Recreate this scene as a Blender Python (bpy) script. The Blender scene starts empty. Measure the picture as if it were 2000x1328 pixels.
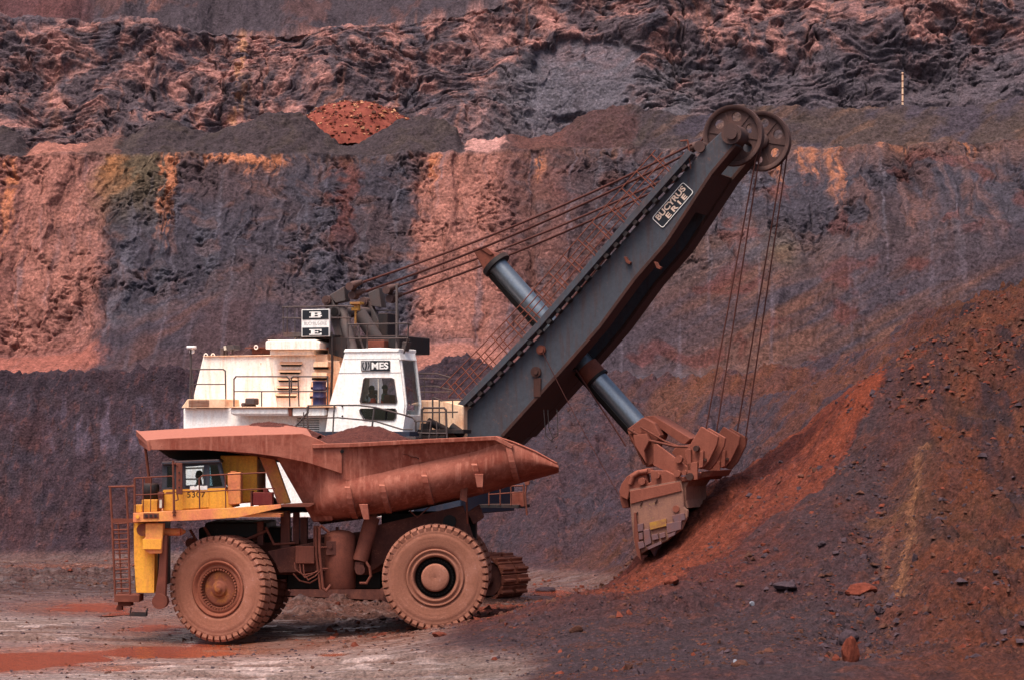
import bpy, math, random
import numpy as np
from mathutils import Vector, Matrix
from mathutils.geometry import tessellate_polygon

SC = bpy.context.scene
COL = SC.collection
random.seed(4)
R = math.radians

# ------------------------------------------------------------------ camera
FPX, CXP, HYP, CAMH = 5200.0, 1000.0, 850.0, 6.0      # focal length in photo pixels, horizon row, eye height
cam_d = bpy.data.cameras.new('camera')
cam = bpy.data.objects.new('camera', cam_d); COL.objects.link(cam)
cam.location = (0, 0, CAMH); cam.rotation_euler = (R(90), 0, 0)
cam_d.sensor_width = 36; cam_d.lens = FPX / 2000 * 36
cam_d.shift_y = (HYP - 664) / 2000
cam_d.clip_start = 0.5; cam_d.clip_end = 2000
SC.camera = cam

# ------------------------------------------------------------------ light (overcast, soft)
SUN_EL, SUN_AZ = R(68), R(215)          # azimuth clockwise from +Y : behind the camera, to its left
w = bpy.data.worlds.new('World'); SC.world = w; w.use_nodes = True
nt = w.node_tree; nt.nodes.clear()
sky = nt.nodes.new('ShaderNodeTexSky'); sky.sky_type = 'NISHITA'; sky.sun_disc = False
sky.sun_elevation = SUN_EL; sky.sun_rotation = SUN_AZ
sky.air_density = 1.0; sky.dust_density = 6.0; sky.ozone_density = 1.0
bg = nt.nodes.new('ShaderNodeBackground'); bg.inputs[1].default_value = 0.075
wo = nt.nodes.new('ShaderNodeOutputWorld')
nt.links.new(sky.outputs[0], bg.inputs[0]); nt.links.new(bg.outputs[0], wo.inputs[0])
sun_d = bpy.data.lights.new('sun', 'SUN'); sun_d.energy = 1.5; sun_d.angle = R(30); sun_d.color = (1.0, 0.89, 0.80)
sun = bpy.data.objects.new('sun', sun_d); COL.objects.link(sun)
sdir = Vector((math.sin(SUN_AZ) * math.cos(SUN_EL), math.cos(SUN_AZ) * math.cos(SUN_EL), math.sin(SUN_EL)))
sun.rotation_euler = sdir.to_track_quat('Z', 'Y').to_euler(); sun.location = sdir * 100
SC.view_settings.view_transform = 'Standard'; SC.view_settings.look = 'None'
SC.view_settings.exposure = 1.55; SC.view_settings.gamma = 1

# ------------------------------------------------------------------ tagging
def tag(o, label=None, cat=None, group=None, kind=None):
    if label: o['label'] = label
    if cat: o['category'] = cat
    if group: o['group'] = group
    if kind: o['kind'] = kind
    return o
def empty(name, loc, rz=0.0):
    o = bpy.data.objects.new(name, None); COL.objects.link(o); o.location = loc
    o.rotation_euler = (0, 0, rz); o.empty_display_size = 0.5
    return o

# ------------------------------------------------------------------ noise (numpy)
_r = np.random.RandomState(11)
PERM = _r.permutation(512); _a = _r.rand(512) * 2 * np.pi; GX = np.cos(_a); GY = np.sin(_a)
def pn(x, y, seed=0):
    x = np.asarray(x, float); y = np.asarray(y, float)
    xi = np.floor(x).astype(np.int64); yi = np.floor(y).astype(np.int64); xf = x - xi; yf = y - yi
    u = xf**3 * (xf * (xf * 6 - 15) + 10); v = yf**3 * (yf * (yf * 6 - 15) + 10)
    def g(ix, iy, fx, fy):
        h = PERM[(PERM[(ix + seed * 57) & 511] + iy * 3 + seed) & 511]
        return GX[h] * fx + GY[h] * fy
    a = g(xi, yi, xf, yf); b = g(xi + 1, yi, xf - 1, yf)
    c = g(xi, yi + 1, xf, yf - 1); d = g(xi + 1, yi + 1, xf - 1, yf - 1)
    return (a + (b - a) * u + ((c + (d - c) * u) - (a + (b - a) * u)) * v) * 1.45
def fbm(x, y, o=4, seed=0, gain=0.5):
    t = 0; a = 1.0; s = 0
    for k in range(o):
        t = t + a * pn(x, y, seed + k); s += a; a *= gain; x = x * 2.03 + 3.1; y = y * 2.03 + 7.7
    return t / s * 1.35
def ridge(x, y, o=4, seed=0, gain=0.5):
    t = 0; a = 1.0; s = 0
    for k in range(o):
        t = t + a * (1 - np.abs(pn(x, y, seed + k)) * 2); s += a; a *= gain; x = x * 2.07 + 1.3; y = y * 2.07 + 5.1
    return t / s
def sst(a, b, x):
    t = np.clip((x - a) / (b - a), 0, 1); return t * t * (3 - 2 * t)
def lin(c):
    c = np.array(c, float) / 255.0
    return np.where(c <= 0.04045, c / 12.92, ((c + 0.055) / 1.055) ** 2.4)

# ------------------------------------------------------------------ drafting frames
def W(u, v, Y):                       # photo pixel at distance Y -> world
    return ((u - CXP) / FPX * Y, Y, CAMH - (v - HYP) / FPX * Y)
class Frame:                          # a machine's own upright frame, turned by a about Z
    def __init__(s, o, a):
        s.o = Vector(o); s.a = a
        s.ex = Vector((math.cos(a), -math.sin(a), 0)); s.ey = Vector((math.sin(a), math.cos(a), 0))
    def p(s, u, v, d):                # point of the machine's vertical plane at depth d
        r = Vector(((u - CXP) / FPX, 1, -(v - HYP) / FPX)); c = Vector((0, 0, CAMH))
        t = (d - (c - s.o).dot(s.ey)) / r.dot(s.ey)
        q = c + r * t - s.o
        return (q.dot(s.ex), d, q.z)
    def w(s, l):
        return s.o + s.ex * l[0] + s.ey * l[1] + Vector((0, 0, l[2]))

# ------------------------------------------------------------------ mesh builder
class MB:
    def __init__(s, F=None):
        s.v = []; s.f = []; s.sm = []; s.F = F
    def add(s, vs, fs, smooth=False):
        b = len(s.v); s.v += [tuple(x) for x in vs]
        for f in fs: s.f.append(tuple(i + b for i in f)); s.sm.append(smooth)
        return s
    def box(s, x0, x1, y0, y1, z0, z1):
        vs = [(x, y, z) for z in (z0, z1) for y in (y0, y1) for x in (x0, x1)]
        return s.add(vs, [(0, 2, 3, 1), (4, 5, 7, 6), (0, 1, 5, 4), (2, 6, 7, 3), (0, 4, 6, 2), (1, 3, 7, 5)])
    def rect(s, u0, v0, u1, v1, d0, d1):          # photo rectangle measured on its near face
        a = s.F.p(u0, v1, d0); b = s.F.p(u1, v0, d0)
        return s.box(min(a[0], b[0]), max(a[0], b[0]), d0, d1, min(a[2], b[2]), max(a[2], b[2]))
    def prism2(s, poly, y0, y1, holes=()):        # polygon in local x,z extruded in y
        def area(p): return sum(p[i][0] * p[(i + 1) % len(p)][1] - p[(i + 1) % len(p)][0] * p[i][1] for i in range(len(p)))
        loops = [list(poly)] + [list(h) for h in holes]
        for k, l in enumerate(loops):
            if (area(l) < 0) == (k == 0): l.reverse()
        tri = tessellate_polygon([[Vector((x, z, 0)) for x, z in l] for l in loops])
        flat = [p for l in loops for p in l]; n = len(flat)
        vs = [(x, y0, z) for x, z in flat] + [(x, y1, z) for x, z in flat]
        fs = []
        for t in tri:
            a, b, c = [flat[i] for i in t]
            ar = (b[0] - a[0]) * (c[1] - a[1]) - (c[0] - a[0]) * (b[1] - a[1])
            if abs(ar) < 1e-9: continue
            t = tuple(t) if ar > 0 else (t[0], t[2], t[1])
            fs.append(t); fs.append(tuple(i + n for i in reversed(t)))
        o = 0
        for l in loops:
            m = len(l)
            for i in range(m):
                j = (i + 1) % m; fs.append((o + i, o + i + n, o + j + n, o + j))
            o += m
        return s.add(vs, fs)
    def prism(s, pts, d0, d1, holes=()):          # photo polygon measured on its near face
        q = lambda P: [(s.F.p(u, v, d0)[0], s.F.p(u, v, d0)[2]) for u, v in P]
        return s.prism2(q(pts), d0, d1, [q(h) for h in holes])
    def tube(s, a, b, r, n=10, r2=None, cap=True):
        a = Vector(a); b = Vector(b); r2 = r if r2 is None else r2
        d = (b - a).normalized(); t = Vector((0, 0, 1)) if abs(d.z) < 0.9 else Vector((1, 0, 0))
        x = d.cross(t).normalized(); y = d.cross(x)
        c = [(math.cos(2 * math.pi * i / n), math.sin(2 * math.pi * i / n)) for i in range(n)]
        vs = [a + (x * p + y * q) * r for p, q in c] + [b + (x * p + y * q) * r2 for p, q in c]
        s.add(vs, [(i, (i + 1) % n, (i + 1) % n + n, i + n) for i in range(n)], True)
        if cap: s.add(vs, [tuple(range(n - 1, -1, -1)), tuple(range(n, 2 * n))])
        return s
    def path(s, pts, r, n=6):
        for a, b in zip(pts[:-1], pts[1:]):
            a = Vector(a); b = Vector(b); e = (b - a).normalized() * r * 0.6
            s.tube(a - e, b + e, r, n)
        return s
    def pp(s, pts, r, n=6):                       # path through photo points (u,v,d)
        return s.path([s.F.p(*p) for p in pts], r, n)
    def bar(s, a, b, wx, h):                      # square bar between two local points
        a = Vector(a); b = Vector(b); d = (b - a).normalized()
        x = Vector((0, 1, 0)); 
        if abs(d.dot(x)) > 0.9: x = Vector((0, 0, 1))
        y = d.cross(x).normalized(); x = y.cross(d)
        vs = [p + x * sx * wx / 2 + y * sy * h / 2 for p in (a, b) for sy in (-1, 1) for sx in (-1, 1)]
        return s.add(vs, [(0, 2, 3, 1), (4, 5, 7, 6), (0, 1, 5, 4), (2, 6, 7, 3), (0, 4, 6, 2), (1, 3, 7, 5)])
    def lathe(s, prof, c=(0, 0, 0), n=64, axis='y', smooth=True):   # prof: (r, h) ; h along axis
        vs = []
        for i in range(n):
            a = 2 * math.pi * i / n; ca, sa = math.cos(a), math.sin(a)
            for r, h in prof:
                if axis == 'y': vs.append((c[0] + r * ca, c[1] + h, c[2] + r * sa))
                elif axis == 'z': vs.append((c[0] + r * ca, c[1] + r * sa, c[2] + h))
                else: vs.append((c[0] + h, c[1] + r * ca, c[2] + r * sa))
        m = len(prof)
        s.add(vs, [(i * m + j, i * m + j + 1, ((i + 1) % n) * m + j + 1, ((i + 1) % n) * m + j)
                   for i in range(n) for j in range(m - 1)], smooth)
        return s
    def disc(s, u, v, d0, d1, r, n=28):           # round boss whose axis is the depth axis
        p = s.F.p(u, v, d0); return s.tube((p[0], d0, p[2]), (p[0], d1, p[2]), r, n)
    def build(s, name, m, parent=None, bevel=0.0, loc=None, recalc=True):
        me = bpy.data.meshes.new(name); me.from_pydata(s.v, [], s.f)
        me.polygons.foreach_set('use_smooth', s.sm); me.materials.append(m)
        if recalc:
            import bmesh
            bm = bmesh.new(); bm.from_mesh(me); bmesh.ops.recalc_face_normals(bm, faces=bm.faces); bm.to_mesh(me); bm.free()
        o = bpy.data.objects.new(name, me); COL.objects.link(o)
        if parent: o.parent = parent
        if loc: o.location = loc
        if bevel:
            b = o.modifiers.new('bevel', 'BEVEL'); b.width = bevel; b.segments = 1; b.limit_method = 'ANGLE'
            b.angle_limit = R(40); b.use_clamp_overlap = True
        return o

# ------------------------------------------------------------------ materials
def nodes(name):
    m = bpy.data.materials.new(name); m.use_nodes = True
    return m, m.node_tree, m.node_tree.nodes['Principled BSDF']
def N(t, k, **kw):
    n = t.nodes.new(k)
    for a, b in kw.items():
        if a in n.inputs: n.inputs[a].default_value = b
        else: setattr(n, a, b)
    return n
def c4(c): return (c[0], c[1], c[2], 1)
def ramp(t, src, p0, p1, c0=(0, 0, 0), c1=(1, 1, 1)):
    r = t.nodes.new('ShaderNodeValToRGB'); r.color_ramp.elements[0].position = p0; r.color_ramp.elements[1].position = p1
    r.color_ramp.elements[0].color = c4(c0); r.color_ramp.elements[1].color = c4(c1); t.links.new(src, r.inputs[0]); return r.outputs[0]
def mix(t, f, a, b, mode='MIX'):
    n = t.nodes.new('ShaderNodeMix'); n.data_type = 'RGBA'; n.blend_type = mode
    for s_, v in ((0, f), (6, a), (7, b)):
        if hasattr(v, 'is_output'): t.links.new(v, n.inputs[s_])
        else: n.inputs[s_].default_value = v if s_ == 0 else c4(v)
    return n.outputs[2]
def mth(t, op, a, b=0.0, clamp=True):
    n = t.nodes.new('ShaderNodeMath'); n.operation = op; n.use_clamp = clamp
    for i, v in enumerate((a, b)):
        if hasattr(v, 'is_output'): t.links.new(v, n.inputs[i])
        else: n.inputs[i].default_value = v
    return n.outputs[0]
def paint(name, base, dust, amt=0.5, rough=0.6, metal=0.0, scale=1.5, top=0.5, streak=0.4, bump=0.15, spec=0.3, spots=None):
    m, t, P = nodes(name); kf = 1.0 if 'white' in name else (.88 if 'yellow' in name else 0.72); base = lin(base) * kf; dust = lin(dust) * kf; spec = spec * .7
    tc = N(t, 'ShaderNodeTexCoord')
    n1 = N(t, 'ShaderNodeTexNoise', Scale=scale, Detail=8.0, Roughness=0.65); t.links.new(tc.outputs['Object'], n1.inputs['Vector'])
    mp = N(t, 'ShaderNodeMapping'); mp.inputs['Scale'].default_value = (5, 5, 0.5); t.links.new(tc.outputs['Object'], mp.inputs[0])
    n2 = N(t, 'ShaderNodeTexNoise', Scale=1.4, Detail=6.0, Roughness=0.6); t.links.new(mp.outputs[0], n2.inputs['Vector'])
    n3 = N(t, 'ShaderNodeTexNoise', Scale=scale * 14, Detail=5.0, Roughness=0.7); t.links.new(tc.outputs['Object'], n3.inputs['Vector'])
    ge = N(t, 'ShaderNodeNewGeometry'); sx = N(t, 'ShaderNodeSeparateXYZ'); t.links.new(ge.outputs['Normal'], sx.inputs[0])
    lo = 0.68 - 0.46 * amt
    f = ramp(t, n1.outputs[0], lo, lo + 0.22)
    g = mth(t, 'MULTIPLY', ramp(t, n2.outputs[0], 0.47, 0.68), streak)
    h = mth(t, 'MULTIPLY', ramp(t, sx.outputs[2], 0.3, 0.9), top)
    ff = mth(t, 'MAXIMUM', mth(t, 'MAXIMUM', mth(t, 'MULTIPLY', f, min(1, amt * 1.5)), g), h)
    col = mix(t, ff, base, dust)
    col = mix(t, 1.0, col, ramp(t, n3.outputs[0], 0.25, 0.75, (0.78,) * 3, (1.18,) * 3), 'MULTIPLY')
    if spots is not None:
        col = mix(t, mth(t, 'MULTIPLY', ramp(t, n3.outputs[0], 0.6, 0.68), ramp(t, n1.outputs[0], 0.5, 0.6)), col, lin(spots))
    t.links.new(col, P.inputs['Base Color'])
    r = mth(t, 'ADD', mth(t, 'MULTIPLY', ff, max(0.0, 0.9 - rough)), rough)
    t.links.new(r, P.inputs['Roughness']); P.inputs['Metallic'].default_value = metal
    P.inputs['Specular IOR Level'].default_value = spec
    if bump:
        b = N(t, 'ShaderNodeBump', Strength=bump, Distance=0.03); t.links.new(n3.outputs[0], b.inputs['Height']); t.links.new(b.outputs[0], P.inputs['Normal'])
    return m
def flat(name, c, rough=0.6, spec=0.3):
    m, t, P = nodes(name)
    tc = N(t, 'ShaderNodeTexCoord'); n = N(t, 'ShaderNodeTexNoise', Scale=9.0, Detail=4.0); t.links.new(tc.outputs['Object'], n.inputs[0])
    t.links.new(mix(t, 1.0, lin(c) * (1.0 if 'white' in name or 'vest' in name else .75), ramp(t, n.outputs[0], 0.3, 0.7, (0.82,) * 3, (1.1,) * 3), 'MULTIPLY'), P.inputs['Base Color'])
    P.inputs['Roughness'].default_value = rough; P.inputs['Specular IOR Level'].default_value = spec
    return m
def glassm(name, tint=(0.75, 0.85, 0.88), refl=0.05):
    m = bpy.data.materials.new(name); m.use_nodes = True; t = m.node_tree; t.nodes.clear()
    o = N(t, 'ShaderNodeOutputMaterial'); a = N(t, 'ShaderNodeBsdfTransparent'); a.inputs[0].default_value = c4(tint)
    g = N(t, 'ShaderNodeBsdfGlossy'); g.inputs['Roughness'].default_value = 0.05; g.inputs[0].default_value = (0.9, 0.95, 1, 1)
    fr = N(t, 'ShaderNodeFresnel', IOR=1.5); mx = N(t, 'ShaderNodeMixShader')
    t.links.new(mth(t, 'ADD', fr.outputs[0], refl), mx.inputs[0]); t.links.new(a.outputs[0], mx.inputs[1]); t.links.new(g.outputs[0], mx.inputs[2])
    t.links.new(mx.outputs[0], o.inputs[0]); return m

M = {}
DUST = (168, 88, 66)
M['tray'] = paint('dusty_tray', (146, 74, 58), (200, 130, 110), 0.5, 0.75, scale=0.8, top=0.6, streak=0.7, spots=(104, 54, 44))
M['yellow'] = paint('yellow_paint', (246, 176, 66), (210, 124, 76), 0.36, 0.5, scale=1.3, top=0.6, streak=0.45, spots=(140, 80, 50))
M['deck'] = paint('orange_dusted_yellow', (238, 166, 84), (220, 132, 94), 0.7, 0.6, scale=1.1, top=0.7, streak=0.6)
M['rust'] = paint('rusty_steel', (112, 62, 50), (146, 82, 66), 0.5, 0.8, scale=2.0, spots=(90, 56, 46))
M['frame'] = paint('muddy_chassis', (88, 50, 44), (128, 76, 62), 0.5, 0.85, scale=1.8, top=0.8, spots=(150, 100, 84))
M['dark'] = paint('dark_steel', (46, 42, 44), (92, 62, 54), 0.35, 0.6, scale=2.0, top=0.6)
M['cabgrey'] = paint('grey_cab_paint', (66, 70, 80), (120, 82, 72), 0.25, 0.5, scale=2.0, top=0.7, streak=0.25)
M['tyre'] = paint('dusty_rubber', (158, 102, 82), (184, 124, 104), 0.5, 0.9, scale=1.3, top=0.1, streak=0.1, bump=0.3, spots=(160, 132, 130))
M['tyref'] = paint('dusty_rubber_red', (146, 84, 64), (170, 104, 84), 0.5, 0.9, scale=1.3, top=0.1, streak=0.1, bump=0.3)
M['hub'] = paint('worn_yellow_hub', (168, 104, 50), (124, 70, 54), 0.85, 0.7, scale=3.0, top=0.0, streak=0.1)
M['black'] = paint('black_grease', (22, 18, 18), (50, 34, 30), 0.2, 0.5, scale=3.0, top=0.2)
M['white'] = paint('white_paint', (250, 240, 230), (232, 182, 150), 0.32, 0.55, scale=0.7, top=0.45, streak=0.5, spots=(206, 150, 112))
M['whiter'] = paint('clean_white_paint', (250, 247, 243), (234, 196, 170), 0.18, 0.5, scale=0.8, top=0.35, streak=0.3)
M['peach'] = paint('rust_stained_white', (236, 198, 166), (206, 134, 92), 0.5, 0.65, scale=1.0, top=0.3, streak=0.6, spots=(170, 98, 66))
M['boom'] = paint('grey_boom_paint', (76, 79, 88), (88, 68, 66), 0.35, 0.6, scale=0.6, top=0.3, streak=0.6, bump=0.05, spots=(98, 70, 62))
M['boomdark'] = paint('rusty_boom_flange', (70, 46, 42), (96, 58, 48), 0.4, 0.75, scale=1.2, top=0.2)
M['steel'] = paint('worn_steel_tube', (128, 136, 146), (104, 94, 94), 0.15, 0.3, metal=0.75, scale=1.2, top=0.0, streak=0.15, bump=0.03, spec=0.6)
M['gantry'] = paint('gantry_steel', (88, 80, 80), (112, 80, 72), 0.45, 0.65, scale=1.6)
M['sheave'] = paint('rusty_sheave', (84, 62, 60), (118, 84, 76), 0.45, 0.7, scale=2.2, top=0.2)
M['rope'] = paint('rusty_rope', (82, 44, 40), (102, 58, 50), 0.5, 0.8, scale=4.0)
M['bucket'] = paint('dusty_dipper', (140, 78, 62), (166, 98, 80), 0.45, 0.75, scale=1.4, top=0.6, spots=(124, 72, 58))
M['bucketpale'] = paint('worn_dipper_plate', (158, 112, 94), (128, 92, 86), 0.5, 0.6, scale=1.6, top=0.5, spots=(180, 150, 70))
M['wearsteel'] = paint('worn_shroud_steel', (126, 98, 102), (146, 92, 80), 0.45, 0.5, scale=3.0, metal=0.2)
M['ochre'] = paint('ochre_plate', (190, 140, 60), (150, 100, 76), 0.6, 0.6, scale=3.0)
M['track'] = paint('muddy_track_shoes', (128, 70, 54), (184, 110, 84), 0.5, 0.75, scale=2.0, top=0.7)
M['blue'] = paint('blue_drum_paint', (50, 52, 92), (110, 84, 96), 0.3, 0.5, scale=3.0)
M['navy'] = paint('dark_blue_base', (52, 60, 78), (104, 80, 76), 0.3, 0.6, scale=1.2)
M['sign'] = flat('sign_black', (34, 38, 46), 0.5)
M['letter'] = flat('sign_white', (236, 232, 228), 0.6)
M['platetext'] = flat('plate_letters_white', (214, 188, 170), 0.6)
M['paleletter'] = flat('sign_grey_letters', (176, 172, 174), 0.6)
M['redbox'] = paint('red_box_paint', (120, 44, 44), (150, 80, 68), 0.4, 0.7, scale=3.0)
M['glass'] = glassm('window_glass', (0.92, 0.95, 0.96)); M['glassd'] = glassm('tinted_window_glass', (0.36, 0.5, 0.56), 0.2)
M['interior'] = paint('cab_interior', (70, 60, 58), (120, 88, 76), 0.4, 0.8, scale=2.0)
M['lamp'] = flat('lamp_lens', (226, 214, 196), 0.2, 0.6)
M['skin'] = flat('skin', (112, 74, 56), 0.5); M['hair'] = flat('black_hair', (20, 17, 18), 0.7)
M['vest'] = flat('orange_vest', (240, 84, 48), 0.7); M['shirt'] = flat('white_shirt', (214, 214, 212), 0.8)
M['khaki'] = flat('khaki_shirt', (128, 128, 102), 0.8); M['trousers'] = flat('navy_trousers', (50, 54, 74), 0.8)

# ================================================================== TERRAIN
TF = Frame(W(650, 850, 80.0)[:2] + (0.0,), R(0.6))        # haul truck frame, depth 0 = outer face of the near tyres
SF = Frame((0.0, 93.5, 0.0), R(20))                     # shovel frame, depth 0 = near wall of its house
fw = TF.w(TF.p(440, 1250, 0.45)); rw = TF.w(TF.p(851, 1229, 0.45))

def segdist(x, y, pts):
    d = np.full(x.shape, 1e9)
    for (ax, ay), (bx, by) in zip(pts[:-1], pts[1:]):
        t = np.clip(((x - ax) * (bx - ax) + (y - ay) * (by - ay)) / ((bx - ax) ** 2 + (by - ay) ** 2), 0, 1)
        d = np.minimum(d, np.hypot(x - ax - t * (bx - ax), y - ay - t * (by - ay)))
    return d
CTRL = []
def cp(u, v, Y): CTRL.append(W(u, v, Y))
for Y in (-60, 20, 45, 58, 70, 92, 105, 120, 140):
    for x in (-60, -38, -22, -12, -5):
        CTRL.append((x, Y, 0.0))
for p_ in ((0, 20, 0), (12, 20, 0), (30, 20, 0), (12, -60, 0), (40, -60, 0), (0, 45, 0), (10, 45, 0), (24, 45, .5), (-1.5, 58, 0), (5, 50, 0),
           (-2, 104, 0), (1.6, 110, 0.0), (-1, 97, 0.0), (0, 90, 0.15), (1.6, 102, 0.0), (3.6, 105.5, 0.05)): CTRL.append(p_)
CTRL += [tuple(fw), (fw.x + .5, fw.y + 5, fw.z + .05), tuple(rw), (rw.x + .5, rw.y + 5, rw.z)]
for q in ((960, 1328, 65.5), (1100, 1245, 71), (1270, 1150, 77.5), (1400, 1100, 83), (1500, 1035, 85), (1600, 960, 87), (1660, 900, 89),
          (1705, 815, 91), (1722, 735, 94), (2000, 1328, 59), (1500, 1328, 56.5), (1300, 1328, 58), (2000, 1000, 79), (1500, 1200, 75), (1750, 1150, 74), (1850, 900, 85),
          (2000, 800, 88), (1850, 700, 94), (2000, 592, 99), (1880, 640, 98), (1350, 1085, 90.5), (1240, 1105, 94.5), (1400, 945, 96.5), (1480, 938, 96.0),
          (1560, 852, 99.5), (1130, 1165, 96), (1640, 790, 100), (1700, 742, 101)): cp(*q)
CTRL += [(26, 100, 12.2), (45, 100, 13), (30, 84, 8), (45, 84, 9), (30, 68, 2.2), (45, 60, 1.5), (26, 125, 12.0), (19, 120, 11.2), (14, 120, 8.4), (45, 140, 12), (24, 145, 11.5)]
CP = np.array(CTRL)
def _tps(r2): return 0.5 * r2 * np.log(r2 + 1e-9)
n_ = len(CP); K = _tps(((CP[:, None, :2] - CP[None, :, :2]) ** 2).sum(-1)) + np.eye(n_) * 0.4
P_ = np.c_[np.ones(n_), CP[:, :2]]
A_ = np.zeros((n_ + 3, n_ + 3)); A_[:n_, :n_] = K; A_[:n_, n_:] = P_; A_[n_:, :n_] = P_.T
WT = np.linalg.solve(A_, np.r_[CP[:, 2], np.zeros(3)])
def tps(x, y):
    z = WT[n_] + WT[n_ + 1] * x + WT[n_ + 2] * y
    for k in range(n_): z = z + WT[k] * _tps((x - CP[k, 0]) ** 2 + (y - CP[k, 1]) ** 2)
    return z
def ki(x, keys, c):                    # keys given at photo columns u at distance 125
    return np.interp(x, [(k[0] - 1000) / FPX * 125 for k in keys], [k[c] for k in keys])
LB = ((-900, 131, 137.5, 9.1), (0, 130.5, 137, 9.0), (270, 129.5, 136, 9.0), (700, 128, 136, 9.2), (850, 120, 135.5, 9.6), (960, 114, 135, 9.5), (1080, 110.5, 134.5, 9.0),
      (1180, 108.5, 133, 8.7), (1350, 107, 131, 8.6), (1600, 106, 130, 9.2), (1800, 104, 130, 9.8), (2900, 104, 130, 12.0))
PUD = []      # x, y, rx, ry, depth
for u, v, ru, rv in ((30, 1288, 150, 17), (230, 1262, 260, 11), (170, 1183, 130, 11), (320, 1212, 105, 12), (400, 1238, 90, 10), (1080, 1157, 70, 9), (130, 1106, 110, 4.5), (650, 1280, 26, 4), (225, 1300, 50, 5)):
    Y = CAMH * FPX / (v - HYP); Y2 = CAMH * FPX / (v - rv - HYP)
    PUD.append(((u - 1000) / FPX * Y, Y, ru / FPX * Y, Y2 - Y))
def base_h(x, y): 
    b = tps(x, y)
    flat_ = sst(1.2, 0.3, b) * sst(2.0, -3.5, x - (y - 66) * 0.02)
    return b
def terrain(x, y, full=True):
    b = base_h(x, y)
    yb = ki(x, LB, 1) + 1.6 * fbm(x * .12, x * 0 + 3.3, 3, 3) + .6 * fbm(x * .6, y * .1, 3, 4); yt = ki(x, LB, 2); zt = ki(x, LB, 3)
    s = np.clip((y - yb) / (yt - yb), -1, 1.0)
    f = zt * np.where(s < 0.14, s * 0.62, 0.087 + (s - 0.14) * 1.062)
    crest = sst(0.9, 1.0, s) * np.clip(1 - (y - yt) / 3.0, 0, 1)
    f = f + crest * (0.45 * fbm(x * .35, x * 0, 3, 5) + .15)
    k = 0.35
    h = np.clip(0.5 + 0.5 * (f - b) / k, 0, 1); z = b * (1 - h) + f * h + k * h * (1 - h)
    if not full: return z
    up = sst(0.15, 1.2, z); near = sst(140, 60, y)
    # slopes : gullies and clods ; floor : low ruts
    z = z + up * (0.42 * fbm(x * .35, y * .35, 4, 20) + 0.17 * fbm(x * 1.6, y * 1.6, 4, 24, .6) + 0.05 * ridge(x * 4.5, y * 4.5, 3, 27) + .10 * np.maximum(0, fbm(x * 3.0, y * 3.0, 3, 29) - .15))
    bkr = sst(9.5, 12.5, x - (y - 74) * .16); z = z + up * bkr * (.45 * fbm(x * .8 + y * .2, y * .22, 4, 35) + .26 * ridge(x * 1.5, y * .5, 4, 37) + .12 * fbm(x * 2.4, y * 2.4, 3, 38))
    gl = segdist(x + .5 * fbm(x * .4, y * .4, 2, 66), y, [W(*q)[:2] for q in ((1715, 860, 87), (1722, 960, 82.5), (1735, 1060, 78.5), (1705, 1180, 73), (1650, 1328, 64))]); z = z - up * .55 * np.exp(-(gl / .9) ** 2)
    z = z + up * sst(100, 112, y) * (0.5 * fbm(x * .5, z * .12, 4, 31) + .22 * fbm(x * 1.3, z * 1.0, 4, 33, .62) + .10 * ridge(x * 2.6, z * 2.2, 3, 36) - .35 * np.maximum(0, fbm(x * .9 + 4, z * 1.3, 3, 39) - .2))
    z = z + (1 - up) * (0.05 * fbm(x * .4, y * .7, 4, 40) + 0.02 * fbm(x * 2.2, y * 4.0, 3, 44) + 0.014 * ridge(x * 6, y * 6, 2, 60))
    rough = sst(100, 108, y) * sst(131, 121, y) * sst(-2, -8, x)
    rough = np.maximum(rough, np.exp(-((x - 2.5) / 5) ** 2 - ((y - 93) / 5) ** 2) * .8)
    rough = np.maximum(rough, np.exp(-((x + 5) / 7) ** 2 - ((y - 92) / 6) ** 2) * 1.3)
    z = z + (1 - up) * rough * (0.38 * np.maximum(0, fbm(x * .9, y * .9, 4, 50)) + .10 * ridge(x * 2.5, y * 2.5, 3, 52))
    wob = .5 * fbm(x * .12, x * 0 + 2, 2, 67)
    for yy_, sl in ((fw.y - .1, .10), (fw.y + 1.1, .10), (fw.y + 4.9, .10), (67.5, -.05), (70.2, -.05)):
        dl = np.abs(y - (yy_ + sl * (x - fw.x) + wob)) / .45; k_ = (1 - up) * (sst(fw.x + 1.5, fw.x - .5, x) if sl > 0 else sst(2, -3, x)); z = z - k_ * (.07 * np.exp(-dl ** 4) * (1 + .35 * np.sign(np.sin(x * 14 + dl * 2))) - .05 * np.exp(-((dl - 1.45) / .35) ** 2))
    # churned dirt where the rear tyres stand
    for i, (px, py, rx, ry) in enumerate(PUD):
        e = ((x - px) / rx) ** 2 + ((y - py) / ry) ** 2; w_ = np.exp(-(e / 5.0) ** 2); z = z * (1 - w_) + (PZC[i] + (z - b) * .35) * w_
    q = np.exp(-(((x - rw.x - .3) / 2.2) ** 2 + ((y - rw.y + .9) / .7) ** 2)); z = z + q * .12 * (ridge(x * 3, y * 3, 3, 54))
    for i, (px, py, rx, ry) in enumerate(PUD):
        e = ((x - px + rx * .35 * fbm(y * .9, x * .3, 2, 70 + i)) / rx) ** 2 + ((y - py + ry * .7 * fbm(x * .5, y * .4, 3, 75 + i)) / ry) ** 2
        z = z - 0.17 * np.exp(-e * 1.0)
    return z

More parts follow.
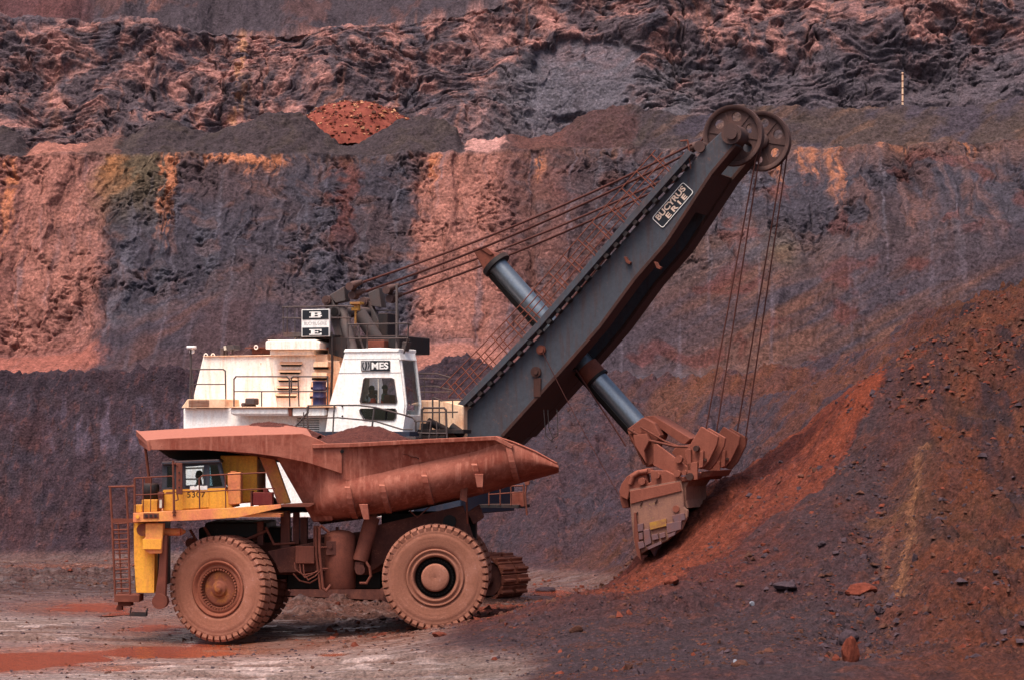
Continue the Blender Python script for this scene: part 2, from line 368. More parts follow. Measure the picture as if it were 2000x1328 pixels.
PZC = [min(.12, float(base_h(np.array([p[0]]), np.array([p[1]]))[0])) for p in PUD]
def in_poly(x, y, poly):
    c = np.zeros(x.shape, bool); j = len(poly) - 1
    for i in range(len(poly)):
        xi, yi = poly[i][:2]; xj, yj = poly[j][:2]
        c ^= ((yi > y) != (yj > y)) & (x < (xj - xi) * (y - yi) / (yj - yi + 1e-12) + xi); j = i
    return c
RED_A = [W(*q)[:2] for q in ((900, 1235, 80.5), (1050, 1245, 78), (1130, 1232, 77.5), (1270, 1160, 77.5), (1400, 1100, 84), (1500, 1035, 86), (1600, 960, 88), (1660, 900, 90), (1712, 815, 92), (1730, 735, 95),
                             (1720, 700, 104), (1560, 800, 104), (1470, 860, 101), (1390, 930, 101), (1300, 1010, 99), (1180, 1120, 98), (1080, 1175, 96), (960, 1185, 92), (760, 1215, 86), (800, 1235, 80))]
def over(c, m, n): m = np.clip(m, 0, 1)[..., None]; return c * (1 - m) + np.asarray(n) * m

def terrain_color(x, y, z):
    KA = 0.85
    grey = lin((94, 82, 88)) * KA; purp = lin((100, 76, 80)) * KA; brown = lin((124, 84, 70)) * KA; red = lin((156, 80, 58)) * KA; dred = lin((118, 62, 54)) * KA
    mud = lin((158, 132, 126)) * KA; omud = lin((160, 98, 74)) * KA; tan = lin((176, 128, 86)) * KA; pink = lin((176, 130, 122)) * KA; olive = lin((116, 96, 72)) * KA; blueg = lin((84, 84, 98)) * KA
    n1 = fbm(x * .18, y * .18, 5, 80); n2 = fbm(x * .8, y * .8, 5, 84); n3 = fbm(x * 3.1, y * 3.1, 4, 88); n4 = fbm(x * 9, y * 9, 3, 91)
    c = np.zeros(x.shape + (3,)) + grey
    c = over(c, sst(-.1, .45, n1) * .8, purp)
    c = over(c, sst(.05, .5, n2 + .3 * n3) * .45, brown)
    # right bank : brown-olive weathered area
    rb = sst(9.2, 12.5, x - (y - 74) * .16 + 1.0 * n2)
    c = over(c, rb * .9, lin((134, 84, 66)) * KA); c = over(c, rb * sst(0, .4, n2 + .5 * n3) * .5, lin((150, 88, 60)) * KA); c = over(c, rb * sst(.05, .4, fbm(x * .5 + y * .3, y * .12, 4, 95)) * .3, olive)
    c = over(c, rb * sst(.0, .3, fbm(x * .9 + 8, y * .18, 4, 97)) * .75 * sst(76, 80, y), lin((74, 68, 78)) * KA); c = over(c, rb * sst(.1, .4, fbm(x * .7 + 18, y * .4, 4, 98)) * .6, lin((84, 64, 66)) * KA); c = over(c, rb * sst(.05, .35, fbm(x * .6 + 28, y * .25, 4, 132)) * .4, lin((168, 100, 64)) * KA)
    st = fbm(x * 2.6, y * .25 + x * .3, 4, 99)
    c = over(c, rb * sst(80, 86, y) * sst(.1, .55, st) * .35, lin((176, 120, 92)) * KA)
    # back scree
    bk = sst(100, 108, y)
    g = fbm(x * .55, z * .35, 5, 101)
    c = over(c, bk * sst(-.1, .4, g) * .5, purp); c = over(c, bk * sst(.1, .5, fbm(x * .22, y * .1 + 5, 4, 104)) * .55 * sst(-2, 8, x), brown)
    c = over(c, bk * sst(.1, .5, fbm(x * .5 + 9, z * .9, 4, 106)) * .35, blueg)
    lf = bk * sst(2, -3, x); sc = fbm(x * 1.5 + z * .2, z * .45, 4, 120)
    c = over(c, lf * sst(4.6, 5.8, z) * sst(8.4, 7.4, z) * sst(.06, .36, sc) * .8, lin((146, 134, 148)) * KA)
    c = over(c, lf * sst(.05, .4, fbm(x * .3 + 3, z * .25, 4, 124)) * .5, lin((118, 76, 70)) * KA); c = over(c, lf * sst(7.6, 8.6, z) * .5, lin((72, 62, 70)) * KA); c = over(c, lf * .35, lin((78, 66, 74)) * KA)
    dg_ = fbm(x * .9 - z * .7, (x + z) * .10, 4, 128); c = over(c, bk * sst(4, 9, x) * sst(.0, .4, dg_) * .7, lin((146, 98, 70)) * KA)
    tb = np.exp(-((x - 3.0) / 3.5) ** 2 - ((y - 108) / 4.5) ** 2) * 1.3 * (0.6 + n2)
    c = over(c, tb, lin((126, 84, 64)) * KA)
    ob = bk * sst(6, 10, x) * sst(4, 6.5, z) * sst(-.1, .4, n1 + .4 * n2); c = over(c, ob * .6, lin((138, 86, 58)) * KA)
    # red dug face
    wx = x + .5 * n2 + .15 * n3; wy = y + .9 * n2
    m = in_poly(wx, wy, RED_A).astype(float)
    e = sst(0, 1.0, segdist(wx, wy, RED_A + [RED_A[0]]))
    m = m * sst(.0, .5, e + .5 * n3 + .25)
    c = over(c, m, dred); c = over(c, m * sst(-.28, .22, n1 + .5 * n2 + .25 * n3 + sst(96, 88, y - x * .25) * .3 - .05), red)
    c = over(c, m * sst(9.5, 13, x) * .6, lin((176, 84, 54)) * KA); c = over(c, m * sst(.1, .5, fbm(x * .8 - y * .5, (x + y) * .1, 4, 130)) * .55, dred)
    sp_ = np.exp(-((x - 1.5) / 6.0) ** 2 - ((y - 84) / 7) ** 2) * (1.1 + 1.0 * n2) * (1 - m); c = over(c, sp_ * .95, lin((138, 72, 56)) * KA)
    s3 = np.exp(-(segdist(x, y, [W(*q)[:2] for q in ((1000, 1215, 83), (1150, 1150, 92), (1290, 1030, 99), (1420, 930, 101), (1580, 820, 103), (1700, 730, 103))]) / 2.2) ** 2) * (1 - m); c = over(c, s3 * (.75 + .6 * n2), dred)
    # pit floor
    fl = sst(.5, .1, z) * sst(.9, -.5, x - (y - 64) * .12 + .5 * n2) * (1 - m * sst(-9, -4, x)) * sst(133, 128, y)
    c = over(c, fl, mud)
    sw = fbm(x * .25, y * .9, 5, 110); s2 = fbm(x * .7, y * 2.6, 4, 115)
    c = over(c, fl * sst(.0, .35, sw) * .75, lin((132, 102, 96)) * KA)
    c = over(c, fl * sst(.12, .34, s2) * sst(110, 84, y) * sst(2, -5, x) * .8, lin((226, 196, 190)) * KA)  # pale streaks: sky sheen on the wet mud put into the colour
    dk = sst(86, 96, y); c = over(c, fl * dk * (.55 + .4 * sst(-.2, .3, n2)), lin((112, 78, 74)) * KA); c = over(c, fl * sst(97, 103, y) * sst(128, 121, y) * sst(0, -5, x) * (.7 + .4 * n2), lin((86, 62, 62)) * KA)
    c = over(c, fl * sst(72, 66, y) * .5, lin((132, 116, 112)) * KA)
    und = np.exp(-((x + 6.0) / 7) ** 2 - ((y - 79.5) / 5.5) ** 2); c = over(c, fl * und * (.8 + .5 * n2), lin((126, 74, 56)) * KA)  # brown soil under the truck, darkened to paint in its shadow
    rut = np.zeros(x.shape); wob = .5 * fbm(x * .12, x * 0 + 2, 2, 67)
    for yy_, sl in ((fw.y - .1, .10), (fw.y + 1.1, .10), (fw.y + 4.9, .10), (67.5, -.05), (70.2, -.05)):
        dl = np.abs(y - (yy_ + sl * (x - fw.x) + wob)) / .45; rut = np.maximum(rut, np.exp(-dl ** 4) * (sst(fw.x + 1.5, fw.x - .5, x) if sl > 0 else sst(2, -3, x)))
    c = over(c, fl * rut * .6, lin((112, 78, 70)) * KA)
    ud = np.exp(-((x + 4.5) / 6.5) ** 4 - ((y - 93) / 8.5) ** 4); c = over(c, fl * ud * (.85 + .3 * n2), lin((104, 64, 54)) * KA)  # dark brown dirt with the shade beneath the shovel put into its colour
    pud = np.zeros(x.shape)
    for i, (px, py, rx, ry) in enumerate(PUD):
        pud = np.maximum(pud, np.exp(-(((x - px) / rx / 1.5) ** 2 + ((y - py) / ry / 1.7) ** 2)))
    c = over(c, fl * sst(.25, .75, pud + .25 * s2) * .75, omud)
    # pale clay run on the bank
    r1 = [W(*q)[:2] for q in ((1800, 860, 87), (1785, 960, 82.5), (1772, 1040, 79), (1758, 1110, 76), (1756, 1165, 73.5))]
    r2 = [W(*q)[:2] for q in ((1700, 950, 83), (1740, 970, 82), (1785, 960, 82.5))]
    r3 = [W(*q)[:2] for q in ((1745, 975, 82), (1728, 1030, 79.5), (1722, 1080, 77.5))]
    wx2 = x + .22 * n3 + .3 * n2
    c = over(c, sst(.24, .03, segdist(wx2, y, r1)) * (.75 + .7 * n4 + .4 * n3), lin((176, 130, 96)) * KA * 1.45); c = over(c, sst(.17, .0, segdist(wx2, y, r3)) * .5, lin((170, 124, 92)) * KA * 1.2)
    c = over(c, np.exp(-(segdist(wx2, y, r2) / .45) ** 2) * .5, tan * .8); c = over(c, np.exp(-(segdist(wx2, y, r1) / .7) ** 2) * .3, lin((140, 104, 74)) * KA)
    # scattered reddish and pale patches, pebbly grain
    c = over(c, sst(.33, .5, n3 + .2 * n4) * .35 * (1 - fl), lin((146, 96, 84)) * KA)
    c = c * (1 + .30 * n4 + .22 * n3)[..., None]
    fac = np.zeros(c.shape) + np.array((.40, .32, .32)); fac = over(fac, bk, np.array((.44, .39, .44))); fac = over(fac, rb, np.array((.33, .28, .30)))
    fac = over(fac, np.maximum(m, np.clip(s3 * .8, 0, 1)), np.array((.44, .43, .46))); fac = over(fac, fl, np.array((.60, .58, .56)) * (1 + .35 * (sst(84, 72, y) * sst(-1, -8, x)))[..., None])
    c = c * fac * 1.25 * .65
    wet = fl * np.clip(sst(.05, .6, pud + .3 * s2) + .55 * sst(.0, .4, s2) , 0, 1)
    return np.clip(c, .003, 1), np.clip(wet, 0, 1)

def grid_obj(name, X, Y, Z, col, wet, mat):
    nr, nc = X.shape; me = bpy.data.meshes.new(name)
    me.vertices.add(nr * nc); me.vertices.foreach_set('co', np.stack([X, Y, Z], -1).astype(np.float32).ravel())
    i = np.arange(nr * nc).reshape(nr, nc)
    q = np.stack([i[:-1, :-1], i[:-1, 1:], i[1:, 1:], i[1:, :-1]], -1).reshape(-1, 4)
    nf = len(q); me.loops.add(nf * 4); me.polygons.add(nf)
    me.loops.foreach_set('vertex_index', q.ravel().astype(np.int32))
    me.polygons.foreach_set('loop_start', np.arange(0, nf * 4, 4, dtype=np.int32)); me.polygons.foreach_set('loop_total', np.full(nf, 4, np.int32))
    me.update(calc_edges=True); me.polygons.foreach_set('use_smooth', np.ones(nf, bool))
    a = me.color_attributes.new('Col', 'FLOAT_COLOR', 'POINT')
    a.data.foreach_set('color', np.concatenate([col, np.ones(col.shape[:-1] + (1,))], -1).astype(np.float32).ravel())
    b = me.attributes.new('Wet', 'FLOAT', 'POINT'); b.data.foreach_set('value', wet.astype(np.float32).ravel())
    me.materials.append(mat); o = bpy.data.objects.new(name, me); COL.objects.link(o); return o

def earth_mat(name, fine, bumps, strat=0.0):
    m, t, P = nodes(name)
    at = N(t, 'ShaderNodeAttribute', attribute_name='Col'); wt = N(t, 'ShaderNodeAttribute', attribute_name='Wet')
    ge = N(t, 'ShaderNodeNewGeometry')
    n1 = N(t, 'ShaderNodeTexNoise', Scale=fine, Detail=8.0, Roughness=0.7); t.links.new(ge.outputs['Position'], n1.inputs['Vector'])
    n2 = N(t, 'ShaderNodeTexNoise', Scale=fine * 5, Detail=4.0, Roughness=0.7); t.links.new(ge.outputs['Position'], n2.inputs['Vector'])
    vo = N(t, 'ShaderNodeTexVoronoi', Scale=fine * 3.2); t.links.new(ge.outputs['Position'], vo.inputs['Vector'])
    col = mix(t, 1.0, at.outputs['Color'], ramp(t, n1.outputs[0], 0.3, 0.7, (0.72,) * 3, (1.3,) * 3), 'MULTIPLY')
    col = mix(t, 1.0, col, ramp(t, n2.outputs[0], 0.3, 0.7, (0.62,) * 3, (1.42,) * 3), 'MULTIPLY')
    n4_ = N(t, 'ShaderNodeTexVoronoi', Scale=fine * 7); t.links.new(ge.outputs['Position'], n4_.inputs['Vector']); col = mix(t, 1.0, col, ramp(t, n4_.outputs['Color'], .2, .8, (.8,) * 3, (1.2,) * 3), 'MULTIPLY')
    t.links.new(col, P.inputs['Base Color'])
    r = mth(t, 'SUBTRACT', 0.93, mth(t, 'MULTIPLY', wt.outputs['Fac'], 0.70)); t.links.new(r, P.inputs['Roughness'])
    sp = mth(t, 'ADD', 0.12, mth(t, 'MULTIPLY', wt.outputs['Fac'], 0.5)); t.links.new(sp, P.inputs['Specular IOR Level'])
    b1 = N(t, 'ShaderNodeBump', Strength=bumps[0], Distance=bumps[1]); t.links.new(n1.outputs[0], b1.inputs['Height'])
    b2 = N(t, 'ShaderNodeBump', Strength=bumps[2], Distance=bumps[3]); t.links.new(vo.outputs[0], b2.inputs['Height']); t.links.new(b1.outputs[0], b2.inputs['Normal'])
    t.links.new(b2.outputs[0], P.inputs['Normal'])
    return m
ME_G = earth_mat('mine_earth', 2.2, (0.9, 0.12, 0.7, 0.07)); ME_C = earth_mat('cliff_rock', 1.3, (0.9, 0.22, 0.5, 0.10))

ys = [-60, -30, 0, 20, 35]; y_ = 44.0
while y_ < 152: ys.append(y_); y_ += 0.5 if y_ < 58 else (0.07 * (y_ / 60) ** 1.2 if y_ < 104 else (0.062 if y_ < 139 else .5))
ys = np.array(ys)
us = np.concatenate([np.linspace(-4200, -200, 60, endpoint=False), np.linspace(-200, 2200, 840, endpoint=False), np.linspace(2200, 5200, 60)])
GYY, GUU = np.meshgrid(ys, us, indexing='ij'); GXX = (GUU - 1000) / FPX * np.maximum(GYY, 60)
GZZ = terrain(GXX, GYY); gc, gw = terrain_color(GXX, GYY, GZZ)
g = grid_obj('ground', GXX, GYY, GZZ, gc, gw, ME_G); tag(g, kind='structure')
print('ground', GXX.shape)

# muddy water standing in the hollows
wm, t, P = nodes('muddy_water'); P.inputs['Base Color'].default_value = c4(lin((190, 88, 54)) * .48); P.inputs['Roughness'].default_value = 0.1
ge = N(t, 'ShaderNodeNewGeometry'); mp = N(t, 'ShaderNodeMapping'); mp.inputs['Scale'].default_value = (1, 2.5, 1); t.links.new(ge.outputs['Position'], mp.inputs[0])
nn = N(t, 'ShaderNodeTexNoise', Scale=2.2, Detail=2.0); t.links.new(mp.outputs[0], nn.inputs['Vector'])
bb = N(t, 'ShaderNodeBump', Strength=0.6, Distance=0.05); t.links.new(nn.outputs[0], bb.inputs['Height']); t.links.new(bb.outputs[0], P.inputs['Normal'])
for i, (px, py, rx, ry) in enumerate(PUD):
    b0 = PZC[i] - .055
    m_ = MB(); n = 40
    vs = [(px + rx * 1.25 * math.cos(2 * math.pi * k / n), py + ry * 1.35 * math.sin(2 * math.pi * k / n), b0 - 0.052) for k in range(n)]
    m_.add(vs, [tuple(range(n))]); o = m_.build('puddle', wm, recalc=False); tag(o, kind='structure')

# ================================================================== CLIFF (benches of the pit wall)
CK = {}
def U150(u): return (u - 1000) / FPX * 155.0
cu = np.concatenate([np.linspace(-3000, -260, 60, endpoint=False), np.linspace(-260, 2260, 1040, endpoint=False), np.linspace(2260, 4200, 60)])
cx = U150(cu)
def kk(pts): return np.interp(cu, [p[0] for p in pts], [p[1] for p in pts])
def zat(v, Y): return CAMH - (v - HYP) / FPX * Y
crest_v = kk([(-3000, 310), (0, 302), (230, 300), (500, 303), (900, 300), (1000, 292), (1400, 292), (1550, 290), (1800, 282), (2000, 275), (4200, 260)])
berm_v = kk([(-3000, 260), (-200, 250), (0, 247), (30, 262), (52, 297), (60, 285), (110, 276), (162, 281), (185, 268), (228, 262), (240, 268), (280, 240), (320, 232), (370, 250), (405, 262), (440, 248), (500, 222), (540, 214), (575, 222), (605, 236),
             (635, 262), (655, 284), (680, 288), (720, 262), (780, 232), (825, 222), (860, 232), (890, 252), (902, 280), (910, 273), (975, 271), (985, 263), (1050, 266), (1085, 262), (1110, 246), (1165, 212), (1200, 205), (1240, 206), (1290, 216), (1330, 222),
             (1380, 224), (1440, 206), (1530, 205), (1620, 208), (1740, 208), (1770, 202), (1850, 206), (1930, 196), (2000, 186), (2300, 170), (4200, 170)])
top_v = kk([(-3000, 40), (0, 44), (100, 48), (300, 58), (450, 62), (560, 60), (650, 52), (760, 45), (850, 28), (930, 16), (1000, 2), (1200, -60), (1500, -110), (2100, -150), (4200, -150)])
scree = kk([(-3000, 640), (0, 700), (200, 690), (260, 620), (500, 560), (640, 590), (780, 680), (1000, 660), (1100, 640), (1250, 560), (1400, 500), (1600, 480), (1750, 470), (1900, 430), (2100, 400), (4200, 400)])
base_v = kk([(-3000, 728), (0, 726), (800, 712), (1100, 730), (1700, 716), (4200, 716)])
crest_v = crest_v + 9 * fbm(cu * .012, cu * 0, 4, 190) * (1 - .6 * (cu < 240)); berm_v = berm_v + 4 * fbm(cu * .02, cu * 0 + 3, 4, 194)
curve = kk([(-3000, -14), (-900, -5), (0, 0), (600, 1.5), (1200, 1.0), (1700, -1), (2100, -3.5), (4200, -22)])       # pit wall bends toward us at both sides
dep = kk([(-3000, 0), (230, 0), (300, 2.0), (620, 2.5), (800, .5), (1000, 0), (1150, 2), (1500, 2.5), (4200, 0)])
Yb = 144 + curve; Ys = 147.5 + curve + dep * .3; Yc = 153 + curve + dep * .4
rows = [(Yb - 6, np.full_like(cu, 7.9)), (Yb, zat(base_v, Yb)), (Ys, zat(scree, Ys)), (Yc, zat(crest_v, Yc)), (Yc + 3.4, zat(berm_v, Yc + 3.4)), (Yc + 6.5, zat(crest_v, Yc) - .1),
        (Yc + 14, zat(crest_v, Yc) + .3), (Yc + 21, zat(top_v, Yc + 21)), (Yc + 24, zat(top_v, Yc + 21) + .3), (Yc + 55, zat(top_v, Yc + 21) + 24), (Yc + 120, zat(top_v, Yc + 21) + 26)]
cnt = [6, 70, 250, 70, 8, 8, 260, 8, 90, 6]
CY, CZ, SEG = [], [], []
for k in range(len(cnt)):
    for j in range(cnt[k]):
        t_ = j / cnt[k]; CY.append(rows[k][0] * (1 - t_) + rows[k + 1][0] * t_); CZ.append(rows[k][1] * (1 - t_) + rows[k + 1][1] * t_); SEG.append(k + t_)
CY.append(rows[-1][0]); CZ.append(rows[-1][1]); SEG.append(len(cnt))
CY = np.array(CY); CZ = np.array(CZ); SEG = np.array(SEG)[:, None] + 0 * CY; CXX = np.tile(cx, (len(CY), 1))
CU = np.tile(cu, (len(CY), 1))
# soften the profile corners along the rows
for _ in range(5):
    CY[1:-1] = (CY[:-2] + 2 * CY[1:-1] + CY[2:]) / 4; CZ[1:-1] = (CZ[:-2] + 2 * CZ[1:-1] + CZ[2:]) / 4
dY = np.gradient(CY, axis=0); dZ = np.gradient(CZ, axis=0); L = np.hypot(dY, dZ) + 1e-9; NY, NZ = -dZ / L, dY / L
sgn_ = SEG + .16 * fbm(CXX * .25, CZ * .3, 4, 198); mid = sst(1.75, 2.2, sgn_) * sst(3.03, 2.97, SEG); scr = sst(.6, 1.1, SEG) * sst(2.25, 1.7, sgn_); ber = sst(2.97, 3.05, SEG) * sst(5.2, 4.6, SEG); upc = sst(5.9, 6.1, SEG) * sst(7.05, 6.97, SEG); top = sst(7, 7.1, SEG)
x, z = CXX, CZ
wxn = x + 1.6 * fbm(x * .13, z * .13, 3, 201); wzn = z + 1.6 * fbm(x * .16 + 5, z * .16, 3, 205)
gull = fbm(wxn * .45, z * .07, 5, 210); gul2 = ridge(wxn * 1.3, z * .22 + x * .05, 4, 215)
blk = ridge(wxn * .45, wzn * .7, 6, 220, .58); blk2 = ridge(wxn * 1.8 + wzn * .5, wzn * 2.4 - wxn * .3, 4, 226, .6); big = fbm(x * .12, z * .2, 4, 230)
fr = fbm(x * 2.4, z * 2.4, 4, 233, .6)
_e = ((CU - 1150) / 125) ** 2 + ((CZ - zat(168, 175) - .004 * (CU - 1150)) / 2.5) ** 2 + 1.1 * fbm(CXX * .35, CZ * .5, 4, 195) + .25 * fbm(CXX * 2, CZ * 2, 3, 196); smooth_slab = sst(1.25, .85, _e)
smooth_slab = np.maximum(smooth_slab, .8 * sst(980, 1060, CU) * sst(1300, 1200, CU) * sst(zat(120, 175), zat(170, 175), CZ) * sst(-.5, .0, big + .3))
pit = np.maximum(0, fbm(x * 1.5, z * 2.2, 4, 260, .62) - .12)
w2 = 2.2 * fbm(x * .12 + 9, z * .2, 3, 262); strat = ridge(wxn * .22 + 2, (wzn + w2) * 1.6 + wxn * .15, 4, 264, .6)
pk = np.clip(sst(-.05, .3, fbm(x * .22, z * .3, 4, 268)), .12, 1); pit2 = np.maximum(0, fbm(x * 2.6 + z * .8, z * 2.6, 3, 270, .6) - .1); vs_ = fbm(x * 2.2, z * .12, 4, 273)
D = mid * (.55 * gull + .10 * gul2 + .30 * big + .16 * vs_ + pk * (.10 * blk2 + .12 * fr - .55 * pit2 - .38 * pit)) + scr * (.35 * gull + .16 * gul2 + .06 * blk2) + ber * (.22 * fbm(x * .5, z * .8, 4, 236) + .12 * fr + .05 * blk2)
crk = sst(.80, .97, ridge(wxn * .30 + 5, (wzn + 1.5 * w2) * .75, 2, 280)); pk2 = np.clip(sst(-.15, .3, fbm(x * .2 + 7, z * .35, 4, 284)), .1, 1)
D = D + upc * (1 - .85 * smooth_slab) * .75 * (2.2 * big + .40 * blk - .65 * crk + pk2 * (.12 * blk2 + .14 * fr - .9 * pit - .5 * pit2) + .30 * strat + .5 * np.maximum(0, fbm(wxn * .3, wzn * .8, 3, 276))) + top * (1.4 * fbm(x * .13 + z * .05, z * .1, 4, 240) + .5 * fbm(x * .5 + z * .2, z * .4, 4, 242) + .1 * fr)
D = D * np.where(D > 0, 1, 1.15)
PY = CY + NY * D; PZ = CZ + NZ * D; PX = CXX + (mid + upc) * .35 * fbm(x * .8 + 3, z * .8, 3, 245)

def cliff_color():
    KA = .85
    C = lambda *c: lin(c) * KA
    dark = C(82, 76, 86); dk2 = C(98, 78, 80); pink = C(178, 122, 110); pnk2 = C(150, 100, 92); orange = C(226, 144, 104); brown = C(126, 88, 78); olive = C(114, 100, 78); slate = C(112, 112, 124); blk_ = C(58, 50, 56); dred = C(124, 72, 64)
    n1 = fbm(wxn * .16, z * .16, 5, 300); n2 = fbm(wxn * .6, wzn * .8, 5, 304); n3 = fbm(x * 2.3, z * 2.3, 4, 308); stv = fbm(wxn * 1.4, z * .10, 5, 312); stn = fbm(x * 4.2, z * .28, 4, 316)
    fine = fbm(x * 6, z * 6, 3, 319)
    c = np.zeros(x.shape + (3,)) + dark
    c = over(c, sst(-.1, .4, n1) * .7, dk2)
    c = over(c, mid * sst(.05, .45, n2 + .4 * stv) * .45, brown); c = over(c, mid * sst(.1, .5, stv - .3 * n1) * .35, slate)
    def up(u0, u1, soft=30): return sst(u0 - soft, u0 + soft, CU + 30 * n2 + 14 * n3) * sst(u1 + soft, u1 - soft, CU + 30 * n2 + 14 * n3)
    low = zat(700, 147)
    ms = np.maximum(mid, scr)
    # pink clay columns on the middle face
    c = over(c, ms * up(-900, 130) * (.92 + .3 * n2), pnk2); c = over(c, ms * up(60, 225, 22) * (.85 + .4 * n2), pink)
    c = over(c, ms * up(815, 985, 26) * (.95 + .3 * n2), pink); c = over(c, ms * up(960, 1110, 50) * sst(-.25, .3, n2 + .2) * .6, pnk2); c = over(c, ms * up(660, 692, 12) * .7 * sst(zat(520, 150), zat(420, 150), z), dred)
    c = over(c, scr * sst(-200, 100, CU) * up(-400, 240) * .8, C(170, 104, 92))
    c = over(c, ms * up(1010, 1080, 30) * .4, brown)
    # olive and yellow weathering under the crest at left
    ch = zat(crest_v, Yc)[None, :] - z          # depth below the crest
    c = over(c, mid * up(195, 330, 30) * sst(5.5, 1.0, ch + 1.0 * n2) * .8, olive)
    c = over(c, mid * up(205, 260, 14) * sst(3.5, .5, ch + .8 * n2 + .012 * (CU - 210)) * .9, C(196, 134, 92))
    c = over(c, mid * sst(1.6, .1, ch + 1.2 * n2 + 1.2 * stn) * sst(230, 300, CU) * (.1 + .7 * sst(.05, .4, n2 + stn)) * .6, C(158, 112, 84))
    for a, b, h in ((28, 46, 6.5), (322, 350, 6.0), (478, 500, 1.6), (440, 462, .8), (400, 560, .8), (842, 858, 2.5), (1606, 1632, 4.0), (1552, 1566, 2.4), (1706, 1765, .5), (1500, 1520, 3.0), (1575, 1590, 2.0), (520, 545, 1.2), (1045, 1065, 2.0), (1860, 1880, 1.2)):
        mk = sst(a - 7, a + 5, CU + 9 * n3) * sst(b + 7, b - 5, CU + 9 * n3) * sst(h * 1.1, h * .35, ch + .45 * h * stn) * sst(-.1, .35, stn + .8 * n3 + .25)
        c = over(c, mid * mk * .85, orange)
    rt = sst(1500, 1600, CU); c = over(c, mid * rt * sst(.0, .5, stv + .2 * n2) * .4, C(130, 90, 80)); c = over(c, mid * rt * sst(.15, .5, fbm(x * 1.1 + z * .35, z * .16, 4, 330)) * .6, blk_)
    c = over(c, mid * np.exp(-((CU - 1505) / 26) ** 2 - ((z - zat(510, 151)) / 1.1) ** 2) * .6, C(170, 140, 80))
    c = over(c, mid * sst(1400, 1500, CU) * sst(1.8, .2, ch + 1.5 * n2) * .35, C(150, 104, 86))
    dgn = fbm(x * .55 - z * 1.0, (x + z) * .07, 5, 345); dgw = sst(1150, 1500, CU) * sst(zat(400, 150), zat(560, 150), z + .004 * (CU - 1500))
    c = over(c, ms * dgw * .8, C(110, 88, 84)); c = over(c, ms * dgw * sst(-.02, .35, dgn) * .8, C(86, 84, 96)); c = over(c, ms * dgw * sst(-.02, -.35, dgn) * .6, C(136, 100, 84))
    c = over(c, scr * sst(250, 330, CU) * sst(800, 500, CU) * sst(.0, .3, fbm(x * .3 - z * .5, z * .2, 3, 350)) * .6, C(120, 88, 80))
    c = over(c, ms * sst(.25, .6, fbm(x * 1.6 - z * .1, z * .10 + 7, 4, 352)) * .4, C(130, 124, 136))
    c = over(c, ms * sst(.2, .45, fbm(wxn * .35 + 20, wzn * .5, 4, 335)) * .5 * sst(1050, 1150, CU), dred)
    # berm : dark loose spoil
    c = over(c, ber, C(90, 78, 80)); c = over(c, ber * sst(-.1, .4, n2) * .5, C(104, 90, 80)); c = over(c, ber * up(160, 232, 10), C(150, 108, 96)); c = over(c, ber * up(905, 978, 8), C(200, 150, 142)); c = over(c, ber * up(52, 160, 8), C(206, 140, 120))
    c = over(c, ber * up(985, 1110, 30) * .7, C(140, 90, 78)); c = over(c, ber * sst(1500, 1700, CU) * .6, C(112, 94, 86)); c = over(c, ber * sst(1200, 1400, CU) * sst(-.05, .3, fbm(x * .3 - z * .4, (x + z) * .15, 4, 360)) * .7, C(90, 84, 98)); c = over(c, ber * sst(1200, 1400, CU) * sst(.05, .35, fbm(x * .35 - z * .6 + 9, (x + z) * .12, 4, 364)) * .7, C(138, 106, 88)); c = over(c, ber * up(1110, 1240, 20) * .5, C(120, 80, 74))
    # upper cliff : torn pink and dark rock
    q = n2 + .6 * n1 + .3 * n3 + .5 * (blk - .55)
    c = over(c, upc, C(92, 78, 84)); c = over(c, upc * sst(-.22, .22, q + .08) * .9, C(146, 106, 102)); c = over(c, upc * sst(.12, .45, q) * .8, C(186, 130, 122)); c = over(c, upc * sst(.3, .6, stv) * .35, C(178, 116, 94)); c = over(c, upc * sst(.1, .4, fbm(wxn * .7 + 30, wzn * 1.6, 4, 338)) * .55, C(78, 66, 74))
    c = over(c, upc * sst(.3, .55, fbm(wxn * .4 + 40, wzn * .35, 4, 340)) * .85, dark)
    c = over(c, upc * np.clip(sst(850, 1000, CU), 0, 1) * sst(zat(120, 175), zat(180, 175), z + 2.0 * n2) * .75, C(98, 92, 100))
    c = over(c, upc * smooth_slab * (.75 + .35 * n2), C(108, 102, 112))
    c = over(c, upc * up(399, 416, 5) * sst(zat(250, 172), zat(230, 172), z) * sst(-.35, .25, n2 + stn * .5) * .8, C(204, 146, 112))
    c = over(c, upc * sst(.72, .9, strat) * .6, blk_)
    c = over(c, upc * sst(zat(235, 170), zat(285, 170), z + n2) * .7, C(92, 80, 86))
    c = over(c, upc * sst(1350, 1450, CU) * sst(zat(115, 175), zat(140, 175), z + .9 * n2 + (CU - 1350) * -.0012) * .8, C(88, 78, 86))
    c = over(c, top, C(94, 84, 90)); c = over(c, top * sst(.1, .4, n2 + n1) * .6, C(128, 92, 86)); c = over(c, top * up(-400, 40, 30) * .7, C(128, 82, 80)); c = over(c, top * up(130, 200, 20) * sst(.0, .3, n2 + .2) * .7, C(166, 116, 104))
    c = over(c, sst(.45, .75, n3 + .4 * n2) * .3 * (mid + upc), blk_)
    c = c * (1 + .22 * n3 + .26 * fine)[..., None]
    fac = np.zeros(c.shape) + 1.0; fac = over(fac, scr, np.array((.72, .62, .64))); fac = over(fac, scr * up(-900, 250), np.array((.85, .8, .78))); fac = over(fac, scr * up(800, 1000), np.array((.9, .82, .8)))
